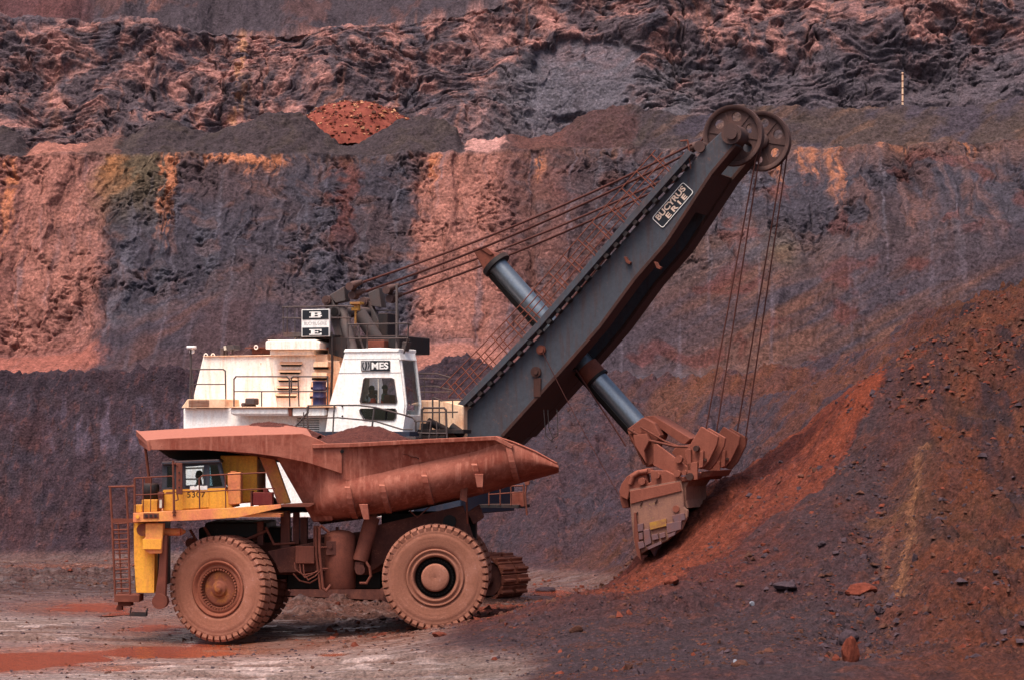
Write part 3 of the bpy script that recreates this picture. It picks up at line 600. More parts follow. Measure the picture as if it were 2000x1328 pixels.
    fac = over(fac, mid, np.array((.77, .75, .77))); fac = over(fac, mid * np.maximum(up(-900, 225), up(815, 985)), np.array((.9, .85, .84))); fac = over(fac, ber, np.array((.6, .56, .6))); fac = over(fac, top, np.array((.6, .56, .6))); fac = over(fac, ber * up(905, 978, 8), np.array((.9, .85, .85)))
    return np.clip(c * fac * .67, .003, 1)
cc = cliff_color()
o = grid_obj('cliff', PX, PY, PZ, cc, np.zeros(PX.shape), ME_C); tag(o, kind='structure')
print('cliff', PX.shape)

# ================================================================== HAUL TRUCK
def text_mesh(txt, m, parent, center, size_w, size_h, rot=0.0, depth=0.01, bold=0.0, name='lettering', y=0.0):
    cu_ = bpy.data.curves.new(name, 'FONT'); cu_.body = txt; cu_.extrude = 0.5; cu_.offset = bold; cu_.align_x = 'CENTER'
    tmp = bpy.data.objects.new(name, cu_); COL.objects.link(tmp)
    dg = bpy.context.evaluated_depsgraph_get(); me = bpy.data.meshes.new_from_object(tmp.evaluated_get(dg)); bpy.data.objects.remove(tmp)
    co = np.array([v.co[:] for v in me.vertices]); mn, mx_ = co.min(0), co.max(0)
    co[:, 0] = (co[:, 0] - (mn[0] + mx_[0]) / 2) / (mx_[0] - mn[0]) * size_w; co[:, 1] = (co[:, 1] - (mn[1] + mx_[1]) / 2) / (mx_[1] - mn[1]) * size_h
    zz = co[:, 2] / (mx_[2] - mn[2]) * depth
    c_, s_ = math.cos(rot), math.sin(rot)
    out = np.stack([center[0] + co[:, 0] * c_ - co[:, 1] * s_, y - zz, center[1] + co[:, 0] * s_ + co[:, 1] * c_], -1)
    me.vertices.foreach_set('co', out.astype(np.float32).ravel()); me.update(); me.materials.clear(); me.materials.append(m)
    o = bpy.data.objects.new(name, me); COL.objects.link(o)
    if parent: o.parent = parent
    return o

T = TF
truck = empty('haul_truck', TF.o, -TF.a)
tag(truck, 'loaded yellow mining haul truck with red dusted tray, parked on the muddy pit floor', 'haul truck')
def tb(): return MB(TF)

# ---- wheels
def tyre_mb(Rt=1.60, Wd=0.95, nl=44):
    m = MB(); h = Wd / 2
    prof = [(.80, -h * .62), (.84, -h * .78), (.92, -h * .84), (.98, -h * .90), (1.0, -h * .885), (1.10, -h * .98), (1.13, -h * .965), (1.20, -h), (1.30, -h * .985), (1.34, -h * .95), (1.36, -h * .965), (1.44, -h * .93), (1.50, -h * .84), (1.515, -h * .6),
            (1.52, 0), (1.515, h * .6), (1.50, h * .84), (1.44, h * .93), (1.3, h * .98), (1.15, h), (.95, h * .88), (.80, h * .62)]
    k = Rt / 1.6; m.lathe([(r * k, y) for r, y in prof], n=96)
    for i in range(nl):
        for sd in (-1, 1):
            a0 = 2 * math.pi * (i + (0.5 if sd > 0 else 0)) / nl; dw = 2 * math.pi / nl * 0.36; sk = 0.05
            sec = [(Rt * .885, h * .955, 0), (Rt * .955, h * .995, 0), (Rt, h * .90, 0), (Rt * 1.004, h * .10, sk), (Rt * .93, h * .10, sk), (Rt * .93, h * .80, 0)]
            vs = []
            for sgn in (-1, 1):
                for r, y, s_ in sec:
                    a = a0 + sgn * dw * (1.0 if r > Rt * .93 else .9) + s_ * sd
                    vs.append((r * math.cos(a), sd * y, r * math.sin(a)))
            n = len(sec)
            m.add(vs, [tuple(range(n)), tuple(range(2 * n - 1, n - 1, -1))] + [(j, (j + 1) % n, (j + 1) % n + n, j + n) for j in range(n)])
    return m
tyre_me = None
def wheel(loc, rz, kind, sgn=1):
    """axle along local y ; outer face towards -y"""
    global tyre_me
    m = MB(); h = .475
    if kind == 'front':
        m.lathe([(.84, -h * .80), (.86, -h * .86), (.80, -h * .88), (.76, -h * .7), (.72, -h * .66), (.70, -h * .72), (.62, -h * .72), (.60, -h * .5), (.56, -h * .36), (.3, -h * .30), (.0, -h * .30)], n=64)
        m.lathe([(.84, h * .7), (.6, h * .5), (.3, h * .3), (0, h * .3)], n=40)
        for i in range(40):
            a = 2 * math.pi * i / 40; m.tube((.585 * math.cos(a), -h * .80, .585 * math.sin(a)), (.585 * math.cos(a), -h * .45, .585 * math.sin(a)), .03, 6)
    else:
        m.lathe([(.84, -h * .80), (.87, -h * .90), (.82, -h * .93), (.79, -h * .80), (.74, -h * .80), (.72, -h * .90), (.66, -h * .90), (.62, -h * .5), (.60, -h * .2), (.42, -h * .15), (.0, -h * .15)], n=64)
    rim = m.build('wheel', M['tyref'] if kind == 'front' else M['tyre'], truck, loc=loc); rim.rotation_euler.z = rz
    if tyre_me is None:
        ty = tyre_mb().build('tyre', M['tyre'], rim, bevel=0.0); tyre_me = ty.data
    else:
        ty = bpy.data.objects.new('tyre', tyre_me); COL.objects.link(ty); ty.parent = rim
    if kind == 'front':
        b = MB(); b.lathe([(.54, -h * .42), (.52, -h * .50), (.46, -h * .54), (.30, -h * .56), (.24, -h * .54), (.23, -h * .70), (.20, -h * .74), (.12, -h * .75), (.11, -h * .86), (.06, -h * .88), (0, -h * .88)], n=48); b.build('hub', M['hub'], rim)
    elif kind == 'rear':
        b = MB(); b.lathe([(.605, -h * .45), (.57, -h * .35), (.45, -h * .35), (.43, -h * .5)], n=48)
        for i in range(36):
            a = 2 * math.pi * i / 36; b.tube((.53 * math.cos(a), -h * .62, .53 * math.sin(a)), (.53 * math.cos(a), -h * .3, .53 * math.sin(a)), .022, 6)
        b.build('bolt_ring', M['black'], rim)
        b = MB(); b.lathe([(.42, -h * .3), (.42, -h * .92), (.40, -h * 1.0), (.36, -h * 1.03), (.05, -h * 1.03), (0, -h * 1.0)], n=48); b.build('hub', M['tyre'], rim)
    return rim
pf = T.p(437, 1148, .475); pr = T.p(851, 1126, .475)
wheel((pf[0], .475, pf[2]), -R(20), 'front'); wheel((pf[0], 5.1, pf[2]), R(180) - R(20), 'front')
wheel((pr[0], .475, pr[2]), 0, 'rear'); wheel((pr[0], 1.52, pr[2]), 0, 'inner')
wheel((pr[0], 5.1, pr[2]), R(180), 'rear'); wheel((pr[0], 4.05, pr[2]), R(180), 'inner')

# ---- tray : lofted sections (u,v of rim top, crease, belly bottom) with half width
CD = 2.8
def tsec(top_, crease, bot, dn, inner=0.0):
    """one half loop from rim to belly centre, mirrored. returns local points"""
    a = T.p(top_[0], top_[1], dn); c = T.p(crease[0], crease[1], dn); b = T.p(bot[0], bot[1], dn + .55)
    bg_ = (min(.26, max(.0, (a[2] - c[2]) * .5)) + .02) * min(1.0, max(.08, (top_[0] - 632) / 90))
    pts = [(a[0], dn + inner + .02, a[2]), ((a[0] + c[0]) / 2, dn + inner + .02 + bg_ / 2, (a[2] + c[2]) / 2), (c[0], dn + inner + bg_, c[2])]
    for k in range(1, 12):
        t_ = -.75 + (math.pi / 2 + .75) * k / 11; w_ = (math.sin(t_) + math.sin(.75)) / (1 + math.sin(.75))
        yy = dn + inner + (bg_ * (1 - math.cos(t_)) / (1 - math.cos(.75)) if t_ < 0 else 1.25 * (1 - math.cos(t_)))
        pts.append((c[0] + (b[0] - c[0]) * w_, yy, c[2] + (b[2] - c[2] + inner) * w_))
    pts.append((pts[-1][0], CD, pts[-1][2] - .12))
    return pts + [(p[0], 2 * CD - p[1], p[2]) for p in reversed(pts[:-1])]
TS = [((606, 868), (612, 960), (618, 1020), .45), ((640, 867), (640, 946), (650, 1016), -.02), ((665, 866), (672, 938), (690, 1011), -.15), ((740, 863), (746, 922), (765, 999), -.15), ((800, 860), (806, 907), (826, 987), -.15),
      ((870, 856), (872, 893), (893, 972), -.15), ((930, 853), (932, 880), (950, 957), -.15), ((968, 852), (972, 866), (992, 945), -.15), ((1000, 862), (1003, 866), (1022, 936), -.15), ((1045, 881), (1046, 885), (1060, 926), -.15), ((1090, 906), (1090, 908), (1092, 917), -.12)]
def loft(m, secs, close_first=True):
    n = len(secs[0]); vs = [p for s_ in secs for p in s_]
    fs = [(i * n + j, i * n + j + 1, (i + 1) * n + j + 1, (i + 1) * n + j) for i in range(len(secs) - 1) for j in range(n - 1)]
    m.add(vs, fs, True)
    if close_first: m.add(secs[0], [tuple(range(n))])
outer = [tsec(*s_) for s_ in TS]; mtray = tb(); loft(mtray, outer)
inn = [tsec(*s_, inner=.09) for s_ in TS]; mi = tb(); loft(mi, inn, True)
mtray.add(mi.v, mi.f, True)
for k in range(len(TS) - 1):                       # rim tops
    for a, b in ((0, 0), (-1, -1)):
        mtray.add([outer[k][a], outer[k + 1][a], inn[k + 1][b], inn[k][b]], [(0, 1, 2, 3)])
tray = mtray.build('tray', M['tray'], truck, recalc=False)
es = tray.modifiers.new('edge', 'EDGE_SPLIT'); es.split_angle = R(28)
# front wall of the tray, sloping forward and up under the canopy
m = tb()
for (q0, q1, d0, d1) in (((540, 890), (606, 868), .45, 5.15),):
    A = T.p(540, 893, .45); B = T.p(612, 1019, .9); C_ = T.p(640, 870, .0); D_ = T.p(650, 1016, .5)
    vs = [(A[0], .5, A[2]), (A[0], 5.1, A[2]), (B[0], 4.7, B[2]), (B[0], .9, B[2]), (C_[0], -.1, C_[2]), (C_[0], 5.7, C_[2]), (D_[0], 5.1, D_[2]), (D_[0], .5, D_[2])]
    m.add(vs, [(0, 1, 2, 3), (4, 7, 6, 5), (0, 3, 7, 4), (1, 5, 6, 2), (0, 4, 5, 1), (3, 2, 6, 7)])
m.build('tray_front_wall', M['tray'], truck, bevel=.03)
# rim rail and ribs
for sd in (0, 1):
    m = tb()
    rail = [(610, 871), (700, 868), (830, 861), (967, 855), (990, 867), (1000, 872)]
    pts = [T.p(u, v, -.2) for u, v in rail]
    for a, b in zip(pts[:-1], pts[1:]):
        y = -.19 if sd == 0 else 5.79
        m.bar((a[0], y, a[2]), (b[0] + .02, y, b[2]), .1, .13)
    m.build('rim_rail', M['tray'], truck, bevel=.015)
def sec_at(u):
    xs = [k_[1][0] for k_ in TS]; f = lambda i, j: float(np.interp(u, xs, [k_[i][j] for k_ in TS])); dn = float(np.interp(u, xs, [k_[3] for k_ in TS]))
    return tsec((f(0, 0), f(0, 1)), (f(1, 0), f(1, 1)), (f(2, 0), f(2, 1)), dn)
for u_ in (676, 741, 823, 921, 991):
    se = [Vector(p) for p in sec_at(u_)[2:12]]
    for sd in (0, 1):
        m = tb(); wd = .085; vs = []
        for i, p_ in enumerate(se):
            t_ = (se[min(i + 1, len(se) - 1)] - se[max(i - 1, 0)]); nn_ = Vector((0, t_.z, -t_.y)).normalized()
            if nn_.y > 0 and i < 3 or nn_.z > .3: nn_ = -nn_
            q_ = p_ + nn_ * .10
            for (dx, r_) in ((-wd, p_ - nn_ * .02), (-wd, q_), (wd, q_), (wd, p_ - nn_ * .02)): vs.append((r_.x + dx, (2 * CD - r_.y) if sd else r_.y, r_.z))
        n = len(se); m.add(vs, [(4 * i + j, 4 * i + j + 1, 4 * i + j + 5, 4 * i + j + 4) for i in range(n - 1) for j in range(3)] + [(0, 1, 2, 3), (4 * n - 4, 4 * n - 1, 4 * n - 2, 4 * n - 3)])
        m.build('tray_rib', M['tray'], truck)
for (u0, v0, u1, v1) in ((701, 984, 716, 1014), (927, 925, 938, 951)):
    m = tb(); m.prism([(u0, v0), (u0 + 17, v0), (u1 + 5, v1), (u1 - 6, v1)], -.25, .1); m.build('tray_bracket', M['tray'], truck, bevel=.01)
m = tb(); m.disc(668, 881, -.2, -.12, .055, 16); m.build('lifting_hole', M['black'], truck)

# ---- canopy : crowned, cantilevered over the cab
m = tb()
edge_top = [(287, 860), (330, 856), (400, 852.5), (471, 850), (540, 848), (590, 847), (612, 854)]
tc_ = [(266, 842), (310, 839), (380, 835), (430, 832), (500, 829), (560, 830), (600, 836)]
nt_ = [T.p(u, v, -.15) for u, v in edge_top]; ct_ = [T.p(u, v, CD) for u, v in tc_]
L0 = [(p[0], -.15, p[2]) for p in nt_]; L1 = [(p[0], CD, p[2]) for p in ct_]; L2 = [(p[0], 2 * CD + .15, p[2]) for p in L0]
def lay(dz): return [[(x_, y_, z_ + dz) for x_, y_, z_ in l] for l in (L0, L1, L2)]
up_ = lay(0); lo_ = lay(-.16); n = len(L0)
vs = [p for l in up_ for p in l] + [p for l in lo_ for p in l]; fs = []
for a in range(2):
    for j in range(n - 1):
        fs.append((a * n + j, a * n + j + 1, (a + 1) * n + j + 1, (a + 1) * n + j)); q = 3 * n
        fs.append((q + a * n + j, q + (a + 1) * n + j, q + (a + 1) * n + j + 1, q + a * n + j + 1))
for a in range(2): fs.append((a * n, (a + 1) * n, 3 * n + (a + 1) * n, 3 * n + a * n)); fs.append((a * n + n - 1, 3 * n + a * n + n - 1, 3 * n + (a + 1) * n + n - 1, (a + 1) * n + n - 1))
m.add(vs, fs); m.build('canopy', M['tray'], truck, bevel=.02)
for yy in ((-.16, -.10), (2 * CD + .10, 2 * CD + .16)):
    m = tb(); q = [(T.p(u, v, -.16)[0], T.p(u, v, -.16)[2]) for u, v in [(286, 859), (330, 855), (400, 851.5), (471, 849), (590, 846), (612, 853), (640, 866), (668, 868), (668, 925), (660, 922), (600, 903), (540, 891), (490, 884.5), (403, 878.5), (289, 878)]]
    m.prism2(q, *yy); m.build('canopy_side_plate', M['tray'], truck, bevel=.015)
# front lip plates join the tip to the side plates
m = tb(); a = T.p(286, 860, -.2); b = T.p(265, 841, CD)
for s_ in (0, 1):
    ya = -.2 if not s_ else 2 * CD + .2
    vs = [(a[0], ya, a[2]), (b[0], CD, b[2] + .02), (b[0] + .12, CD, b[2] - .42), (a[0] + .05, ya, a[2] - .30)]; vs += [(x_ + .08, y_, z_) for x_, y_, z_ in vs]
    m.add(vs, [(0, 1, 2, 3), (4, 7, 6, 5), (0, 4, 5, 1), (3, 2, 6, 7), (0, 3, 7, 4), (1, 5, 6, 2)])
m.build('canopy_lip', M['tray'], truck, bevel=.01)
for d_ in (.9, 2.0, 3.6, 4.7):                       # stiffeners below the canopy
    m = tb(); q = [(T.p(u, v, -.26)[0], T.p(u, v, -.26)[2] + .02) for u, v in [(300, 868), (600, 856), (600, 915), (560, 905), (480, 890)]]; m.prism2(q, d_, d_ + .12); m.build('canopy_stiffener', M['tray'], truck)

m = tb(); m.prism([(303, 874), (330, 893), (350, 899), (505, 895), (560, 905), (590, 900), (590, 868), (303, 868)], 1.3, 4.3); m.build('canopy_shade_box', M['dark'], truck, bevel=.02)  # box filling the dark under the canopy, shade put into its colour
# ---- chassis
m = tb()
for d_ in (1.55, 3.55):
    m = tb(); m.prism([(400, 1062), (560, 1058), (760, 1030), (905, 988), (925, 1052), (900, 1100), (755, 1110), (722, 1122), (560, 1122), (400, 1118)], d_, d_ + .4); m.build('frame_rail', M['frame'], truck, bevel=.02)
m = tb()
m.prism([(729, 1026), (905, 986), (925, 1052), (930, 1090), (800, 1110), (755, 1095), (722, 1118)], 1.2, 1.3); m.build('rear_frame_plate', M['frame'], truck, bevel=.02)
m = tb(); m.tube((pr[0], .9, pr[2]), (pr[0], 4.7, pr[2]), .55, 24); m.tube((pr[0], 2.3, pr[2]), (pr[0], 3.3, pr[2]), .8, 24); m.build('axle', M['frame'], truck)
m = tb(); m.tube((pf[0], .8, pf[2]), (pf[0], 4.8, pf[2]), .22, 12); m.box(pf[0] - .3, pf[0] + .3, 1.2, 4.4, pf[2] - .25, pf[2] + .3); m.build('axle', M['frame'], truck, bevel=.02)
m = tb()                                             # engine mass and belly between the rails
m.rect(388, 1030, 560, 1130, 1.9, 3.7); m.rect(560, 1065, 745, 1150, 1.95, 3.6); m.rect(745, 1000, 930, 1060, 2.0, 3.5)
m.rect(400, 1020, 520, 1050, 1.2, 4.4)
m.build('engine', M['black'], truck, bevel=.04)
m = tb()
for (u, v, r_) in ((372, 1060, .16), (398, 1076, .12), (385, 1110, .2), (420, 1040, .14), (500, 1050, .12)): m = tb(); m.disc(u, v, 1.2, 1.9, r_, 16); m.build('engine_filter', M['rust'], truck)
m = tb(); m.pp([(372, 1035, 1.1), (392, 1068, 1.1), (388, 1120, 1.1), (400, 1150, 1.2)], .045); m.build('hose', M['rust'], truck); m = tb(); m.pp([(400, 1030, 1.0), (420, 1062, 1.0), (470, 1058, 1.0), (520, 1036, 1.0)], .05); m.build('hose', M['rust'], truck)
m = tb(); m.pp([(520, 1030, .9), (535, 1062, .9), (575, 1060, .9)], .04)
m.build('hose', M['rust'], truck)
for (u0, u1, v0, v1, d0) in ((548, 566, 1000, 1070, .9), (572, 584, 1000, 1062, 1.0), (586, 600, 1010, 1062, 1.1), (502, 514, 1018, 1064, 1.0)):
    m = tb(); m.rect(u0, v0, u1, v1, d0, d0 + .3); m.build('chassis_post', M['frame'], truck, bevel=.01)
m = tb(); m.prism([(522, 1076), (614, 1058), (640, 1062), (640, 1115), (545, 1118), (538, 1100)], .7, 1.1); m.build('side_plate', M['frame'], truck, bevel=.02)
m = tb(); m.rect(577, 1066, 614, 1100, .35, .7)
m.build('battery_box', M['rust'], truck, bevel=.02)
for k, (a, b) in enumerate(((575, 610), (585, 606), (592, 612))):
    m = tb(); m.pp([(a, 1098, .4), (a + 2, 1112 + 4 * k, .35), ((a + b) / 2, 1122 + 5 * k, .35), (b + 4, 1118 + 3 * k, .35), (b + 16, 1112, .4)], .022); m.build('cable', M['rust'], truck)
m = tb(); m.pp([(573, 1120, .5), (585, 1133, .5), (605, 1138, .5), (622, 1128, .5)], .025)
m.build('cable', M['rust'], truck)
# hydraulic tank
ft = T.p(664, 1040, 1.0); m = tb(); zb = T.p(664, 1150, .45)[2]; zt = T.p(664, 1042, .45)[2]; rt_ = 31 / FPX * 80
m.lathe([(0, 0), (rt_ - .02, 0), (rt_, .03), (rt_, zt - zb - .1), (rt_ - .05, zt - zb), (rt_ * .6, zt - zb + .08), (0, zt - zb + .12)], (T.p(664, 1040, .45 + rt_)[0], .4 + rt_, zb), 40, 'z')
m.build('hydraulic_tank', M['rust'], truck)
m = tb(); m.rect(637, 1056, 656, 1083, .40, .47); m.disc(645, 1066, .36, .4, .07, 14); m.build('tank_gauge_plate', M['frame'], truck, bevel=.005); m = tb(); m.tube((T.p(658, 1040, .8)[0], .9, zt), (T.p(658, 1040, .8)[0], .9, zt + .2), .05, 8); m.build('tank_cap', M['frame'], truck, bevel=.005)
m = tb(); m.pp([(641, 1038, .4), (628, 1027, .35), (624, 1030, .35), (624, 1075, .3), (631, 1148, .3), (637, 1153, .3), (645, 1143, .35)], .045)
m.pp([(617, 1030, .45), (618, 1085, .4), (626, 1150, .4)], .04); m.pp([(628, 1068, .3), (637, 1068, .4)], .03); m.pp([(630, 1110, .3), (639, 1110, .4)], .03)
m.rect(612, 1026, 622, 1092, .5, .8); m.build('tank_pipe', M['rust'], truck)
# hoist cylinder
m = tb(); m.tube(T.p(727, 1010, 1.0), T.p(703, 1096, .7), .235, 20); m.build('hoist_cylinder', M['rust'], truck)
m = tb(); m.tube(T.p(703, 1096, .7), T.p(702, 1112, .7), .16, 16); m.disc(703, 1112, .45, .95, .15, 18); m.build('cylinder_pivot', M['frame'], truck); m = tb(); m.tube(T.p(731, 1000, 1.0), T.p(727, 1012, 1.0), .12); m.build('piston_rod', M['frame'], truck)
m = tb(); m.pp([(716, 1098, .6), (722, 1108, .5), (724, 1124, .5), (716, 1138, .5), (704, 1138, .5)], .045); m.build('hose', M['rust'], truck); m = tb(); m.pp([(838, 990, .9), (815, 1010, .9), (800, 996, .9)], .02); m.build('hose', M['rust'], truck)
# chain from the tray to the axle
m = tb(); m.pp([(902, 940, .3), (911, 968, .4), (913, 1020, .8)], .035); m.prism([(900, 945), (914, 945), (911, 980), (898, 975)], .2, .4); m.build('body_chain', M['rust'], truck)
m = tb(); m.disc(878, 1018, 1.0, 1.2, .2, 20); m.build('frame_port', M['black'], truck)
m = tb(); m.prism([(912, 1000), (935, 985), (945, 1010), (925, 1024)], 1.3, 2.2); m.build('tail_bumper', M['frame'], truck, bevel=.02)

# ---- front : deck, cab, ladder
m = tb(); m.prism([(260, 1001), (318, 998), (450, 991), (548, 984), (549, 991), (464, 1010), (380, 1015.5), (260, 1019)], -.25, -.15)
m.build('deck_skirt', M['deck'], truck, bevel=.01)
a = T.p(262, 1001, -.15); b = T.p(548, 986, -.15)
m = tb(); m.box(a[0], b[0], -.15, 5.75, a[2] - .12, a[2] - .02); m.box(a[0], a[0] + .1, -.15, 5.75, a[2] - .3, a[2] - .12); m.build('deck', M['deck'], truck, bevel=.01)
m = tb(); m.prism([(548, 985), (610, 982), (612, 984.5), (604, 989), (548, 989)], -.2, 1.0); m.build('side_step_plate', M['rust'], truck)
m = tb(); m.rect(280, 1001.5, 310, 1011.5, -.27, -.25); m.build('light_bezel', M['rust'], truck)
for u in (285.5, 294.5, 303.5):
    m = tb(); m.disc(u, 1006.5, -.30, -.27, .045, 14); m.build('tail_light', M['dark'], truck)
m = tb(); m.disc(268.5, 1008.5, -.30, -.25, .055, 14); m.build('marker_light', M['yellow'], truck)
for u in (340,):
    m = tb(); m.prism([(336, 1001), (344, 1001), (341, 992), (339, 992)], -.28, -.22); m.prism([(336.5, 1007), (343.5, 1007), (340, 1001)], -.28, -.25); m.build('mirror_bracket', M['rust'], truck)
# front frame column, light housing, intake, strut
m = tb(); m.prism([(261, 1020), (303, 1019), (301, 1157), (266, 1157), (262, 1095)], .3, 1.0)
for k in range(8):
    for u in (266, 297): m.disc(u, 1030 + k * 16, .28, .3, .018, 8)
m.build('front_column', M['yellow'], truck, bevel=.015); m = tb(); m.prism([(262, 1020), (300, 1020), (298, 1150), (268, 1150)], 4.6, 5.3); m.build('front_column', M['yellow'], truck, bevel=.015)
m = tb(); m.prism([(262, 1020), (302, 1020), (302, 1150), (264, 1150)], 1.05, 4.55); m.build('radiator_grille', M['dark'], truck)
m = tb(); m.prism([(284, 1021), (319, 1021), (316, 1080), (293, 1081), (278, 1070), (279, 1053), (284, 1048)], -.1, .3); m.build('lamp_housing', M['deck'], truck, bevel=.02)
m = tb(); m.disc(279, 1034, -.05, .25, .19, 20); m.build('headlight', M['hub'], truck)
m = tb(); m.prism([(278, 1052), (316, 1052), (315, 1072), (279, 1072)], -.16, -.1); m.build('lamp_cover', M['yellow'], truck, bevel=.01)
m = tb(); m.tube(T.p(316, 1038, .5), T.p(352, 1038, .5), .115, 18); m.tube(T.p(352, 1038, .5), T.p(361, 1037, .6), .115, 18, .05); m.build('air_intake_pipe', M['deck'], truck)
m = tb(); m.prism([(314, 1046), (327, 1044), (323, 1172), (306, 1178), (303, 1160), (309, 1120)], .0, .3); m.build('front_strut', M['rust'], truck, bevel=.02)
m = tb(); m.disc(311.5, 1174, -.12, .35, .23, 24); m.build('strut_pivot', M['rust'], truck, bevel=.01)
# ladder at the nose
m = tb()
for d_ in (.25,):
    m.pp([(215, 950, d_), (219, 1020, d_), (225, 1165, d_)], .035, 8); m.pp([(246, 950, d_), (250, 1020, d_), (254, 1162, d_)], .035, 8); m.pp([(213, 950, d_), (262, 949, d_)], .03, 8)
    m.pp([(231, 1022, d_ + .6), (238, 1165, d_ + .6)], .03); m.pp([(222, 1050, d_ + .6), (224, 1150, d_ + .6)], .02)
m.build('ladder_frame', M['rust'], truck)
for k in range(8):
    v = 1015 + k * 19.3; m = tb(); u0 = 218.5 + k * .95; u1 = 250 + k * .6
    m.pp([(u0, v, .25), (u1, v - 1, .25)], .028, 6); m.build('rung', M['rust'], truck); m = tb(); m.pp([(u0 + 5, v + 7, .85), (u1, v + 6, .8)], .02, 6); m.build('rung', M['rust'], truck)
m = tb(); m.rect(219, 1012, 262, 1020, .22, .3); m.build('mid_step', M['rust'], truck); m = tb(); m.rect(223, 1161, 272, 1175, .1, 1.0); m.rect(230, 1175, 256, 1183, .3, .8); m.rect(227, 1183, 238, 1191, .3, .6); m.build('bumper_step', M['rust'], truck, bevel=.01)
m = tb(); m.pp([(256, 1186, .2), (254, 1201, .2), (284, 1202, .2), (288, 1188, .2)], .025); m.rect(254, 1196, 285, 1203, .15, .5); m.build('hanging_step', M['dark'], truck)
# boxes on the deck
m = tb(); m.rect(262, 985, 277, 1000, -.1, .5); m.rect(277, 975, 307, 999, -.05, .9); m.build('battery_locker', M['yellow'], truck, bevel=.015)
m = tb(); ax_ = T.p(295, 975, .5); m.lathe([(0, 0), (.25, 0), (.25, .42), (.2, .48), (0, .48)], (ax_[0], .5, T.p(295, 974, .5)[2]), 24, 'z'); m.build('air_cleaner', M['dark'], truck)
m = tb(); m.rect(308, 960, 319, 972, -.15, .2); m.prism([(309, 972), (319, 972), (319, 992), (311, 993)], -.18, .1); m.build('horn_box', M['rust'], truck, bevel=.01)
m = tb(); m.rect(311.5, 975, 316, 991, -.21, -.18); m.build('reflector', M['lamp'], truck)
m = tb(); m.rect(291, 866, 295, 995, 1.0, 1.1) if False else m.pp([(283, 868, 1.6), (290, 925, 1.6), (292, 985, 1.6)], .045, 8); m.build('front_mast', M['rust'], truck)
m = tb(); m.rect(283, 932, 295, 950, 1.4, 1.6); m.build('junction_box', M['rust'], truck)
# railings
m = tb(); d_ = -.2
m.pp([(264, 1000, d_), (263.5, 933, d_), (300, 931, d_), (337, 929, d_)], .024); m.pp([(264, 966, d_), (337, 963, d_)], .02); m.pp([(280, 999, d_), (279, 932, d_)], .02); m.pp([(294, 998, d_), (295, 931, d_)], .016)
m.pp([(262, 935, 2.5), (262, 936, 5.6), (262, 1000, 5.6)], .024); m.pp([(264, 933, d_), (264, 934, 2.5)], .024); m.pp([(264, 966, d_), (264, 966, 5.6)], .02)
m.build('deck_railing', M['rust'], truck)
m = tb(); m.pp([(390, 992, d_), (389, 934, d_), (396, 928, d_), (460, 925, d_), (522, 922, d_), (544, 983, d_)], .024); m.pp([(389, 960, d_), (440, 957, d_), (536, 953, d_)], .02); m.pp([(441, 990, d_), (440, 927, d_)], .02)
m.pp([(389, 958, d_), (325, 961, d_)], .018); m.build('walkway_railing', M['rust'], truck)
m = tb(); m.pp([(340, 998, -.35), (338, 900, -.35)], .035, 8); m.pp([(337, 906, -.35), (343, 904, -.35), (346, 908, -.35)], .03); m.pp([(346, 962, -.35), (348, 975, -.35), (343, 977, -.35)], .02); m.build('mirror_arm', M['rust'], truck)
m = tb(); m.rect(344, 903, 356, 965, -.36, -.28); m.build('mirror', M['rust'], truck, bevel=.01)
for k in range(3):
    mk = tb(); mk.disc(350, 922 + 14.5 * k, -.38, -.36, .025, 8); mk.build('mirror_bolt', M['dark'], truck)
# cab
d0, d1 = .05, 2.0
m = tb(); win = [(362, 911), (398, 908.5), (398.5, 945), (363, 947)]; winl = [(327, 910), (341, 909), (341, 951), (326, 952)]; winr = [(409, 907), (424, 906), (435, 949), (409, 951)]
m.prism([(319, 903), (428, 899), (441, 953), (318, 957)], d0, d0 + .07, [win, winl, winr])
m.build('cab', M['cabgrey'], truck, bevel=.008); m = tb(); m.prism([(319, 903), (428, 899), (441, 953), (318, 957)], d1, d1 + .07, [[(340, 911), (410, 908), (415, 948), (340, 949)]])
a = T.p(319, 903, d0); b = T.p(428, 899, d0); c = T.p(440, 953, d0); e = T.p(318, 957, d0)
for (p_, q_) in (((a[0], a[2]), (e[0], e[2])), ((b[0], b[2]), (c[0], c[2]))):       # corner posts and end walls with glazed opening
    for yy in (d0 + .07, d1 - .1): m.bar((p_[0], yy + .05, p_[1]), (q_[0], yy + .05, q_[1]), .1, .08)
m.build('cab_frame', M['cabgrey'], truck, bevel=.008)
m = tb(); m.prism([(315, 900.5), (428, 896), (430, 903), (316, 907.5)], d0 - .12, d1 + .2); m.build('cab_roof', M['cabgrey'], truck, bevel=.03)
m = tb(); m.prism([(318, 956), (440, 952), (454, 991), (318, 997)], d0 - .06, d1 + .1); m.build('cab_base', M['yellow'], truck, bevel=.02)
m = tb(); m.prism([(357, 958), (408, 957), (408, 990), (357, 993)], d0 - .085, d0 - .06); m.build('cab_door', M['yellow'], truck, bevel=.008)
for nm, q, gm in (('cab_window', win, 'glass'), ('cab_window', winl, 'glassd'), ('cab_window', winr, 'glassd')):
    m = tb(); m.prism(q, d0 + .03, d0 + .036); m.build(nm, M[gm], truck)
m = tb(); m.prism([(340, 911), (410, 908), (415, 948), (340, 949)], d1 + .03, d1 + .036); m.build('added_far_window', M['glass'], truck)  # unseen far window, added to let light into the cab
m = tb()
fr_ = [(360.5, 909.5), (399.5, 907), (400, 946.5), (361.5, 948.5)]; m.prism(fr_, d0 - .03, d0, [win]); m.build('window_frame', M['cabgrey'], truck)
